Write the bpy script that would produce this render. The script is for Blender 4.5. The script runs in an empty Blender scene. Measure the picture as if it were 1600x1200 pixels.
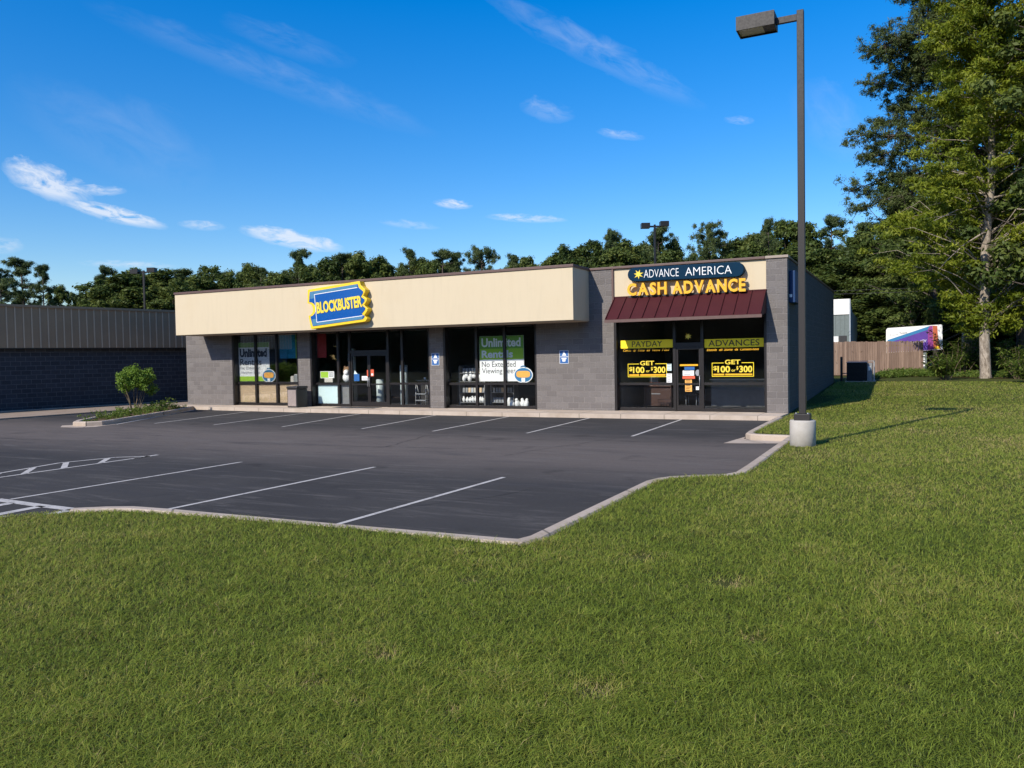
import bpy, bmesh, math, random
import numpy as np
from mathutils import Vector, Matrix
from mathutils.geometry import delaunay_2d_cdt, tessellate_polygon
random.seed(7); rng = np.random.default_rng(11)
SC = bpy.context.scene; COL = SC.collection; PI = math.pi

# ------------------------------------------------------------------ camera
FPX, YAW, PITCH, ROLL = 1256.5, 0.45996, 0.0340, 0.01797
CAM = Vector((3.6116, -27.7896, 2.1783))
fw = Vector((-math.sin(YAW) * math.cos(PITCH), math.cos(YAW) * math.cos(PITCH), -math.sin(PITCH)))
rt0 = Vector((math.cos(YAW), math.sin(YAW), 0)); up0 = rt0.cross(fw)
rt = math.cos(ROLL) * rt0 - math.sin(ROLL) * up0
up = math.sin(ROLL) * rt0 + math.cos(ROLL) * up0
cd = bpy.data.cameras.new('camera'); cam = bpy.data.objects.new('camera', cd); COL.objects.link(cam)
cd.sensor_width = 36; cd.lens = 36 * FPX / 1600; cd.clip_start = 0.1; cd.clip_end = 3000
m = Matrix((rt, up, -fw)).transposed().to_4x4(); m.translation = CAM; cam.matrix_world = m
SC.camera = cam

def ray(px, py): return ((px - 800) / FPX * rt - (py - 600) / FPX * up + fw).normalized()
def ground_at(px, py, z=0.0):
    d = ray(px, py); t = (z - CAM.z) / d.z; return CAM + d * t
def far_at(px, py, dist):                       # a point at a horizontal distance
    d = ray(px, py); return CAM + d * (dist / math.hypot(d.x, d.y))

# ------------------------------------------------------------------ light
SUN_TO = Vector((-0.32, -1.0, 0.75)).normalized()
sl = bpy.data.lights.new('sun', 'SUN'); sun = bpy.data.objects.new('sun', sl); COL.objects.link(sun)
sl.energy = 4.2; sl.angle = math.radians(0.5); sl.color = (1.0, 0.93, 0.82)
sun.rotation_euler = SUN_TO.to_track_quat('Z', 'Y').to_euler()
SC.view_settings.view_transform = 'Standard'; SC.view_settings.look = 'None'
SC.view_settings.exposure = 0.42; SC.view_settings.gamma = 1

wd = bpy.data.worlds.new("World"); SC.world = wd; wd.use_nodes = True
wt = wd.node_tree; wt.nodes.clear()
class NT:
    """small node-tree writer"""
    def __init__(s, t): s.t = t
    def n(s, typ, ins=None, **kw):
        nd = s.t.nodes.new(typ)
        for k, v in kw.items(): setattr(nd, k, v)
        for k, v in (ins or {}).items(): s.put(nd.inputs[k], v)
        return nd
    def put(s, sock, v):
        if isinstance(v, bpy.types.NodeSocket): s.t.links.new(v, sock)
        elif isinstance(v, bpy.types.Node): s.t.links.new(v.outputs[0], sock)
        else: sock.default_value = v
    def math(s, op, a, b=0.0, c=0.0, clamp=False):
        return s.n('ShaderNodeMath', {0: a, 1: b, 2: c}, operation=op, use_clamp=clamp).outputs[0]
    def vmath(s, op, a, b=(0, 0, 0)):
        nd = s.n('ShaderNodeVectorMath', {0: a, 1: b}, operation=op)
        return nd.outputs['Value'] if op == 'DOT_PRODUCT' else nd.outputs[0]
    def mix(s, f, a, b, blend='MIX'):
        nd = s.t.nodes.new('ShaderNodeMix'); nd.data_type = 'RGBA'; nd.blend_type = blend
        s.put(nd.inputs[0], f); s.put(nd.inputs[6], a); s.put(nd.inputs[7], b); return nd.outputs[2]
    def noise(s, vec, scale, detail=3, rough=0.5, dist=0.0):
        return s.n('ShaderNodeTexNoise', {'Vector': vec, 'Scale': scale, 'Detail': detail, 'Roughness': rough, 'Distortion': dist}).outputs[0]
    def ramp(s, f, lo, hi, a=0.0, b=1.0):
        return s.n('ShaderNodeMapRange', {0: f, 1: lo, 2: hi, 3: a, 4: b}).outputs[0]

W = NT(wt)
sky = W.n('ShaderNodeTexSky', sky_type='NISHITA', sun_disc=False, sun_elevation=math.asin(SUN_TO.z),
          sun_rotation=math.atan2(SUN_TO.x, SUN_TO.y), altitude=0, air_density=1.0, dust_density=0.35, ozone_density=3.0)
hs = W.n('ShaderNodeHueSaturation', {'Saturation': 1.47, 'Value': 1.0, 'Color': sky.outputs[0]})
dirv = W.n('ShaderNodeTexCoord').outputs['Generated']
dirn = W.vmath('NORMALIZE', dirv)
elev = W.n('ShaderNodeSeparateXYZ', {0: dirn}).outputs[2]
skyc = W.mix(1.0, hs.outputs[0], W.mix(W.ramp(elev, .02, .40), (.74, .72, .74, 1), (1.0, .84, .97, 1)), 'MULTIPLY')   # clear dry air: deeper blue low down
# thin clouds, each a noisy streak at its own place in the sky dome: ends (image pixels), half width, strength
WISPS = [((120, 0), (690, 215), 26, .08, 2.2), ((745, -15), (1110, 170), 24, .16, 2.6), ((0, 258), (150, 312), 24, 1.25, 1.5),
         ((90, 312), (265, 356), 12, 1.2, 1.5), ((110, 296), (200, 299), 8, .6, 1.5), ((370, 357), (540, 390), 14, 1.15, 1.5),
         ((675, 316), (740, 322), 8, .8, 1.5), ((755, 338), (890, 344), 7, .6, 1.8), ((810, 163), (900, 183), 18, .2, 2.0),
         ((-60, 380), (40, 385), 12, .6, 1.6), ((275, 349), (355, 355), 8, .45, 1.7), ((590, 346), (690, 356), 7, .3, 1.8),
         ((120, 411), (280, 416), 6, .4, 2.0), ((1240, 130), (1360, 250), 40, .09, 2.5), ((340, 30), (560, 100), 22, .07, 2.5),
         ((930, 205), (1010, 216), 8, .3, 2.0), ((1130, 186), (1180, 190), 7, .25, 2.0), ((0, 130), (340, 280), 60, .07, 2.5)]
cover = None
for i, (a, b, hw, st, pw) in enumerate(WISPS):
    d0, d1 = ray(*a), ray(*b); c = (d0 + d1).normalized()
    T = (d1 - d0).normalized(); B = c.cross(T).normalized()
    L = (d1 - d0).length / 2; hwid = hw / FPX
    u = W.math('MULTIPLY', W.vmath('DOT_PRODUCT', W.vmath('SUBTRACT', dirn, tuple(c)), tuple(T)), 1 / L)
    v = W.math('MULTIPLY', W.vmath('DOT_PRODUCT', dirn, tuple(B)), 1 / hwid)
    asp = L / hwid
    p = W.n('ShaderNodeCombineXYZ', {0: W.math('MULTIPLY', u, max(1.2, asp * .33)), 1: v, 2: 3.7 * i})
    nz = W.noise(p, 1.3, 6, 0.62, 0.5)
    wv = W.math('ADD', v, W.math('MULTIPLY', W.math('SUBTRACT', nz, .5), 1.1))
    d2 = W.math('ADD', W.math('MULTIPLY', u, u), W.math('MULTIPLY', wv, wv))
    mk = W.math('POWER', W.math('SUBTRACT', 1.0, d2, clamp=True), 1.0)
    mk = W.math('MULTIPLY', mk, W.ramp(nz, .32, .72))
    front = W.math('GREATER_THAN', W.vmath('DOT_PRODUCT', dirn, tuple(c)), 0.5)
    mk = W.math('MULTIPLY', W.math('MULTIPLY', mk, st * 1.35), front)
    cover = mk if cover is None else W.math('MAXIMUM', cover, mk)
cover = W.math('MINIMUM', cover, .75)
skyc = W.mix(cover, skyc, (4.3, 4.55, 5.0, 1))
bg = W.n('ShaderNodeBackground', {'Color': skyc, 'Strength': 0.15})
W.n('ShaderNodeOutputWorld', {0: bg.outputs[0]})

# ------------------------------------------------------------------ materials
def mat(name):
    m_ = bpy.data.materials.new(name); m_.use_nodes = True; m_.node_tree.nodes.clear(); return m_, NT(m_.node_tree)
def finish(t, sh, disp=None):
    o = t.n('ShaderNodeOutputMaterial', {0: sh})
    return o
def principled(t, **k):
    ins = {'Base Color': k.get('col', (.5, .5, .5, 1)), 'Roughness': k.get('rough', .6), 'Metallic': k.get('metal', 0.0)}
    if 'normal' in k: ins['Normal'] = k['normal']
    if 'spec' in k: ins['Specular IOR Level'] = k['spec']
    return t.n('ShaderNodeBsdfPrincipled', ins).outputs[0]
def c4(c): return (c[0], c[1], c[2], 1)
def paint(name, col, rough=.5, metal=0.0, var=.12, scale=6.0, bump=0.0, spec=.5):
    """painted or plain surface with faint dirt and unevenness"""
    m_, t = mat(name); P = t.n('ShaderNodeTexCoord').outputs['Object']
    n1 = t.noise(P, scale, 5, .6); n2 = t.noise(P, scale * 9, 3, .6)
    f = t.math('ADD', t.math('MULTIPLY', n1, .7), t.math('MULTIPLY', n2, .3))
    col_ = t.mix(t.ramp(f, .3, .7), c4([c * (1 - var) for c in col]), c4([min(1, c * (1 + var)) for c in col]))
    k = dict(col=col_, rough=t.ramp(n2, .2, .8, max(.05, rough - .1), min(1, rough + .1)), metal=metal, spec=spec)
    if bump:
        k['normal'] = t.n('ShaderNodeBump', {'Strength': bump, 'Distance': .01, 'Height': n2}).outputs[0]
    finish(t, principled(t, **k)); return m_

def wall_vec(t, turned=True):
    """(along the wall, height) from object coordinates, whichever way the wall faces"""
    P = t.n('ShaderNodeTexCoord').outputs['Object']; s = t.n('ShaderNodeSeparateXYZ', {0: P})
    nx = t.math('ABSOLUTE', t.n('ShaderNodeSeparateXYZ', {0: t.n('ShaderNodeNewGeometry').outputs['True Normal']}).outputs[0])
    side = t.math('GREATER_THAN', nx, .6 if turned else 2.0)
    a = t.n('ShaderNodeMix', {0: side, 2: s.outputs[0], 3: s.outputs[1]}).outputs[0]
    return t.n('ShaderNodeCombineXYZ', {0: a, 1: s.outputs[2], 2: 0.0}).outputs[0], P
def block_mat(name, c1, c2, mortar, bump=.6, smooth=False):
    m_, t = mat(name); v, P = wall_vec(t, not smooth)
    b = t.n('ShaderNodeTexBrick', {'Vector': v, 'Color1': c4(c1), 'Color2': c4(c2), 'Mortar': c4(mortar), 'Scale': 1.0,
             'Mortar Size': .013, 'Mortar Smooth': .3, 'Bias': 0.0, 'Brick Width': .44, 'Row Height': .215}, offset=.5)
    rough_n = t.noise(P, 22, 6, .7); stain = t.noise(P, .9, 5, .65)
    col = t.mix(t.ramp(rough_n, .3, .7, 0, .55), b.outputs[0], c4([c * .72 for c in c1]))
    col = t.mix(t.ramp(stain, .45, .75, 0, .3), col, c4([c * .78 for c in c1]))
    hgt = t.math('ADD', t.math('MULTIPLY', t.math('SUBTRACT', 1.0, b.outputs[1]), .5), t.math('MULTIPLY', rough_n, .25 if smooth else 1.2))
    nm = t.n('ShaderNodeBump', {'Strength': bump, 'Distance': .03, 'Height': hgt}).outputs[0]
    finish(t, principled(t, col=col, rough=.9, normal=nm, spec=.2)); return m_
def stucco_mat(name, col):
    m_, t = mat(name); v, P = wall_vec(t)
    st = t.n('ShaderNodeMapping', {'Vector': v, 'Scale': (2.6, .28, 1)}).outputs[0]
    a = t.noise(st, 1.6, 6, .7); b = t.noise(P, .8, 4, .6); f = t.noise(P, 60, 3, .6)
    c = t.mix(t.ramp(a, .48, .78, 0, .42), c4(col), c4([x * .84 for x in col]))
    c = t.mix(t.ramp(b, .5, .75, 0, .3), c, c4((col[0] * .93, col[1] * .88, col[2] * .8)))
    nm = t.n('ShaderNodeBump', {'Strength': .25, 'Distance': .01, 'Height': f}).outputs[0]
    finish(t, principled(t, col=c, rough=.85, normal=nm, spec=.2)); return m_
def asphalt_mat():
    m_, t = mat('asphalt'); P = t.n('ShaderNodeTexCoord').outputs['Object']
    st = t.n('ShaderNodeMapping', {'Vector': P, 'Scale': (.12, .55, 1), 'Rotation': (0, 0, .06)}).outputs[0]
    a = t.noise(st, 1.6, 7, .68, .4); b = t.noise(P, .23, 4, .6); g = t.noise(P, 90, 3, .8); s2 = t.noise(t.n('ShaderNodeMapping', {'Vector': P, 'Scale': (.35, 2.2, 1)}).outputs[0], 1.3, 6, .75, .6)
    y = t.n('ShaderNodeSeparateXYZ', {0: P}).outputs[1]
    c = t.mix(t.ramp(b, .35, .65), (.030, .0275, .026, 1), (.048, .044, .041, 1))
    aisle = t.math('MULTIPLY', t.ramp(y, -15.5, -12.5), t.ramp(y, -6.5, -9.5))       # worn drive aisle
    c = t.mix(t.math('MULTIPLY', aisle, t.ramp(a, .35, .6, .5, 1.0)), c, (.150, .122, .104, 1))
    c = t.mix(t.ramp(s2, .52, .72, 0, .6), c, (.16, .145, .13, 1))
    c = t.mix(t.ramp(a, .5, .66, 0, .65), c, (.034, .032, .033, 1))
    c = t.mix(t.ramp(g, .3, .7, 0, .55), c, t.mix(.5, c, (.16, .155, .15, 1)))
    md = t.noise(P, 14, 4, .8); c = t.mix(t.ramp(md, .35, .7, 0, .45), c, t.mix(.5, c, (.02, .02, .02, 1)))
    oil = t.noise(P, .75, 3, .55); c = t.mix(t.ramp(oil, .62, .72, 0, .42), c, (.022, .021, .021, 1))
    sc_ = t.noise(t.n('ShaderNodeMapping', {'Vector': P, 'Scale': (1.2, 9, 1), 'Rotation': (0, 0, .5)}).outputs[0], 1.0, 5, .8, 1.2); c = t.mix(t.ramp(sc_, .66, .74, 0, .5), c, (.20, .185, .165, 1))
    nm = t.n('ShaderNodeBump', {'Strength': .7, 'Distance': .008, 'Height': g}).outputs[0]
    finish(t, principled(t, col=c, rough=.95, normal=nm, spec=.12)); return m_
def concrete_mat(name, col, joint=0.0):
    m_, t = mat(name); P = t.n('ShaderNodeTexCoord').outputs['Object']
    a = t.noise(P, 1.3, 6, .7); g = t.noise(P, 45, 4, .7)
    c = t.mix(t.ramp(a, .4, .7, 0, .75), c4(col), c4((col[0] * .62, col[1] * .58, col[2] * .52)))
    c = t.mix(t.ramp(g, .35, .7, 0, .4), c, c4([x * .75 for x in col]))
    if joint:
        sp = t.n('ShaderNodeSeparateXYZ', {0: P}); x = t.math('ADD', sp.outputs[0], t.math('MULTIPLY', sp.outputs[1], 1.0 if joint > 2 else 0.0))
        fr = t.math('ABSOLUTE', t.math('SUBTRACT', t.math('FRACT', t.math('MULTIPLY', x, 1 / joint)), .5))
        c = t.mix(t.math('LESS_THAN', fr, .008), c, c4([q * .4 for q in col]))
    nm = t.n('ShaderNodeBump', {'Strength': .3, 'Distance': .006, 'Height': g}).outputs[0]
    finish(t, principled(t, col=c, rough=.88, normal=nm, spec=.25)); return m_
def stripe_mat():
    m_, t = mat('stripe_paint'); P = t.n('ShaderNodeTexCoord').outputs['Object']
    a = t.noise(P, 3.0, 6, .75); g = t.noise(P, 40, 4, .8)
    f = t.math('ADD', t.math('MULTIPLY', a, .5), t.math('MULTIPLY', g, .5))
    c = t.mix(t.ramp(f, .5, .62, 0, .75), (.47, .44, .40, 1), (.12, .11, .10, 1))
    finish(t, principled(t, col=c, rough=.8, spec=.2)); return m_
def leaf_mat(name, lo, mid, hi, transl=.3, rough=.55, vary=0.0):
    """foliage: every clump and leaf has its own tint"""
    m_, t = mat(name); at = t.n('ShaderNodeAttribute', attribute_name='tint').outputs['Fac']
    at = t.math('ADD', at, t.math('MULTIPLY', t.math('SUBTRACT', t.n('ShaderNodeObjectInfo').outputs['Random'], .5), vary)); r = t.n('ShaderNodeValToRGB', {0: at}); e = r.color_ramp.elements
    e[0].color = c4(lo); e[1].color = c4(hi); k = e.new(.5); k.color = c4(mid)
    ds = t.n('ShaderNodeBsdfDiffuse', {0: r.outputs[0]}).outputs[0]
    tr = t.n('ShaderNodeBsdfTranslucent', {0: t.mix(.5, r.outputs[0], c4([x * 1.3 for x in hi]))}).outputs[0]
    gl = t.n('ShaderNodeBsdfGlossy', {0: (1, 1, 1, 1), 'Roughness': rough}).outputs[0]
    sh = t.n('ShaderNodeMixShader', {0: transl, 1: ds, 2: tr}).outputs[0]
    finish(t, t.n('ShaderNodeMixShader', {0: .012, 1: sh, 2: gl}).outputs[0]); return m_
def bark_mat(name, a, b):
    m_, t = mat(name); P = t.n('ShaderNodeTexCoord').outputs['Object']
    st = t.n('ShaderNodeMapping', {'Vector': P, 'Scale': (5, 5, 1.6)}).outputs[0]
    n = t.noise(st, 2.0, 6, .7, .8)
    nm = t.n('ShaderNodeBump', {'Strength': .6, 'Distance': .03, 'Height': n}).outputs[0]
    finish(t, principled(t, col=t.mix(t.ramp(n, .38, .62), c4(a), c4(b)), rough=.9, normal=nm, spec=.2)); return m_
def glass_mat():
    m_, t = mat('window_glass')
    fr = t.n('ShaderNodeFresnel', {'IOR': 1.5}).outputs[0]
    tr = t.n('ShaderNodeBsdfTransparent', {0: (.97, .98, .98, 1)}).outputs[0]
    gl = t.n('ShaderNodeBsdfGlossy', {0: (1, 1, 1, 1), 'Roughness': .01}).outputs[0]
    finish(t, t.n('ShaderNodeMixShader', {0: t.math('MULTIPLY', fr, .6), 1: tr, 2: gl}).outputs[0]); return m_
def wood_mat():
    m_, t = mat('fence_boards'); P = t.n('ShaderNodeTexCoord').outputs['Object']
    x = t.n('ShaderNodeSeparateXYZ', {0: P}).outputs[0]
    idx = t.math('FLOOR', t.math('MULTIPLY', x, 1 / .142))
    wn = t.n('ShaderNodeTexWhiteNoise', {'W': idx}, noise_dimensions='1D').outputs[0]
    g = t.noise(t.n('ShaderNodeMapping', {'Vector': P, 'Scale': (16, 16, .9)}).outputs[0], 1.5, 5, .7)
    c = t.mix(wn, (.17, .115, .085, 1), (.30, .21, .155, 1)); c = t.mix(t.ramp(g, .4, .7, 0, .6), c, (.10, .065, .05, 1))
    k = t.noise(P, 2.6, 2, .5); c = t.mix(t.ramp(k, .68, .74, 0, .6), c, (.06, .04, .03, 1))
    finish(t, principled(t, col=c, rough=.85, spec=.2)); return m_
def ground_mat(name, a, b, c_, sc=1.0):
    m_, t = mat(name); P = t.n('ShaderNodeTexCoord').outputs['Object']
    n = t.noise(P, .35 * sc, 6, .65); g = t.noise(P, 30 * sc, 5, .75); h = t.noise(P, 2.2 * sc, 5, .7)
    c = t.mix(t.ramp(n, .35, .65), c4(a), c4(b)); c = t.mix(t.ramp(h, .55, .75, 0, .6), c, c4(c_))
    c = t.mix(t.ramp(g, .3, .7, 0, .6), c, c4([x * .55 for x in a]))
    nm = t.n('ShaderNodeBump', {'Strength': .8, 'Distance': .03, 'Height': g}).outputs[0]
    finish(t, principled(t, col=c, rough=.95, normal=nm, spec=.1)); return m_

M = {}
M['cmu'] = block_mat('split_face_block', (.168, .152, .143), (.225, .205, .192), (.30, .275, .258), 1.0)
M['cmu_side'] = block_mat('shade_darkened_block', (.088, .083, .081), (.108, .102, .10), (.145, .138, .135), .9)  # same block as the front, side wall shade put into its darker colour
M['cmu_dark'] = block_mat('painted_block', (.040, .043, .050), (.060, .063, .072), (.13, .13, .135), .35, True)
M['stucco'] = stucco_mat('cream_stucco', (.58, .488, .338))
M['coping'] = paint('brown_coping_metal', (.11, .062, .050), .45, 0, .15)
M['coping_tan'] = paint('tan_coping_metal', (.30, .24, .19), .5, 0, .12)
M['bronze'] = paint('dark_bronze_frame', (.017, .014, .013), .38, .2, .2)
M['bronze_pole'] = paint('bronze_pole_paint', (.028, .0255, .0245), .5, 0, .06, 2.0, 0, .3)
M['black'] = paint('black_metal', (.008, .008, .009), .6, 0, .1, 6, 0, .2)
M['awning'] = paint('maroon_awning_metal', (.056, .0115, .0135), .6, .0, .12, 2.0, 0, .2)
M['soffit'] = paint('soffit_panel', (.36, .29, .22), .7)
M['roof'] = paint('roof_membrane', (.25, .25, .25), .9)
M['inside'] = paint('interior_wall_paint', (.16, .155, .15), .85)
M['carpet'] = paint('dark_carpet', (.055, .058, .065), .95, 0, .3, 4)
M['ceil'] = paint('ceiling_tile', (.30, .30, .29), .9)
M['tan'] = paint('tan_laminate', (.62, .46, .29), .6, 0, .06)
M['white'] = paint('white_print', (.80, .80, .78), .6, 0, .03)
M['paleblue'] = paint('pale_blue_board', (.60, .74, .74), .6, 0, .03)
M['green'] = paint('lime_print', (.34, .56, .035), .6, 0, .03)
M['green_dk'] = paint('mid_green_print', (.16, .36, .04), .6, 0, .03)
M['ink'] = paint('dark_ink', (.016, .02, .035), .6)
M['ink_grey'] = paint('grey_ink', (.055, .055, .06), .6)
M['ink_soft'] = paint('soft_grey_ink', (.24, .25, .26), .6)
M['teal'] = paint('teal_cloth', (.012, .23, .36), .8, 0, .12)
M['red'] = paint('red_cloth', (.30, .018, .016), .8, 0, .1)
M['redor'] = paint('orange_red_print', (.62, .10, .04), .6)
M['blue'] = paint('sign_blue_face', (.003, .078, .31), .22, 0, .06, 1.5)
M['blue_rim'] = paint('sign_steel_blue', (.07, .20, .33), .3, 0, .05, 1.5)
M['yellow'] = paint('sign_yellow', (.83, .55, .015), .4, 0, .04, 2)
M['letter_yellow'] = paint('letter_yellow', (.80, .60, .05), .4, 0, .04)
M['gold'] = paint('channel_letter_gold', (.80, .42, .018), .35, 0, .05)
M['gold_side'] = paint('channel_letter_return', (.30, .16, .02), .5)
M['navy'] = paint('navy_sign_face', (.0025, .024, .052), .65, 0, .08, 1.5, 0, .08)
M['window_yellow'] = paint('yellow_vinyl', (.97, .74, .02), .75, 0, .03)
M['brown_ink'] = paint('brown_vinyl', (.022, .010, .004), .5)
M['orange'] = paint('orange_print', (.80, .40, .08), .6)
M['wall_sign_blue'] = paint('wall_sign_blue', (.006, .035, .11), .5, 0, .05, 3, 0, .3)
M['ada_blue'] = paint('parking_sign_blue', (.02, .11, .33), .4, 0, .05)
M['steel'] = paint('grey_steel', (.36, .37, .38), .4, .5)
M['pale'] = paint('pale_plastic', (.50, .58, .58), .45)
M['beige_box'] = paint('beige_plastic', (.55, .52, .46), .5)
M['bin_stone'] = paint('pebble_panel', (.27, .22, .20), .9, 0, .35, 30, .4)
M['bin_dark'] = paint('dark_plastic', (.022, .021, .021), .5)
M['plush_brown'] = paint('brown_plush', (.26, .15, .08), .95)
M['darkwood'] = paint('dark_desk_wood', (.06, .028, .02), .4)
M['concrete'] = concrete_mat('kerb_concrete', (.47, .385, .305), 3.0)
M['walk'] = concrete_mat('walk_concrete', (.52, .43, .345), 1.5)
M['path'] = concrete_mat('path_concrete', (.33, .26, .20))
M['footing'] = concrete_mat('footing_concrete', (.46, .43, .38))
M['asphalt'] = asphalt_mat(); M['stripe'] = stripe_mat(); M['glass'] = glass_mat(); M['fence'] = wood_mat()
M['rib'] = paint('brown_grey_siding', (.31, .20, .11), .6, 0, .1, 1.2)
M['rib_light'] = paint('siding_rib_edge', (.52, .37, .24), .6, 0, .1, 1.2)
M['hvac'] = paint('condenser_grey', (.20, .20, .20), .5)
M['shed_white'] = paint('white_siding', (.78, .77, .74), .6, 0, .05)
M['shed_grey'] = paint('grey_green_siding', (.13, .16, .155), .6, 0, .15)
M['shed_side'] = paint('pale_grey_siding', (.34, .38, .42), .6, 0, .08)
M['purple'] = paint('purple_print', (.085, .03, .27), .5, 0, .2, 1.0)
M['blueprint'] = paint('blue_print', (.02, .17, .36), .5, 0, .1)
M['orange_red'] = paint('sunset_print', (.42, .09, .03), .5, 0, .3, 1.2)
M['magenta'] = paint('magenta_print', (.24, .03, .20), .5, 0, .3, 1.2)
M['lawn'] = ground_mat('lawn_turf', (.060, .072, .016), (.080, .085, .020), (.11, .085, .035))
M['soil'] = ground_mat('forest_floor', (.05, .06, .02), (.04, .045, .018), (.07, .05, .03))
M['mulch'] = ground_mat('planter_mulch', (.12, .075, .045), (.14, .10, .05), (.07, .09, .02), 3)
M['grass'] = leaf_mat('grass_blade', (.080, .115, .011), (.225, .300, .036), (.46, .35, .16), .42)
_r = [n for n in M['grass'].node_tree.nodes if n.type == 'VALTORGB'][0].color_ramp.elements.new(.74); _r.color = (.33, .335, .060, 1)
M['leaf_dark'] = leaf_mat('dark_tree_leaf', (.030, .054, .012), (.076, .108, .022), (.145, .17, .038), .3, vary=.35)
M['leaf_far'] = leaf_mat('added_wood_leaf', (.016, .028, .008), (.03, .048, .012), (.05, .07, .02), .06)
M['leaf_pine'] = leaf_mat('pine_needle', (.026, .050, .018), (.066, .096, .030), (.12, .145, .044), .25, vary=.3)
M['leaf_bright'] = leaf_mat('bright_leaf', (.065, .100, .006), (.16, .20, .012), (.29, .31, .030), .42)
M['leaf_bush'] = leaf_mat('bush_leaf', (.060, .12, .012), (.13, .22, .025), (.24, .33, .055), .35)
M['leaf_under'] = leaf_mat('undergrowth_leaf', (.040, .078, .010), (.10, .155, .022), (.18, .22, .045), .35)
M['bark'] = bark_mat('dark_bark', (.045, .036, .03), (.11, .09, .075))
M['bark_pale'] = bark_mat('pale_bark', (.15, .12, .09), (.40, .34, .27))
M['twig'] = bark_mat('twig_bark', (.12, .085, .05), (.26, .2, .13))

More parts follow.
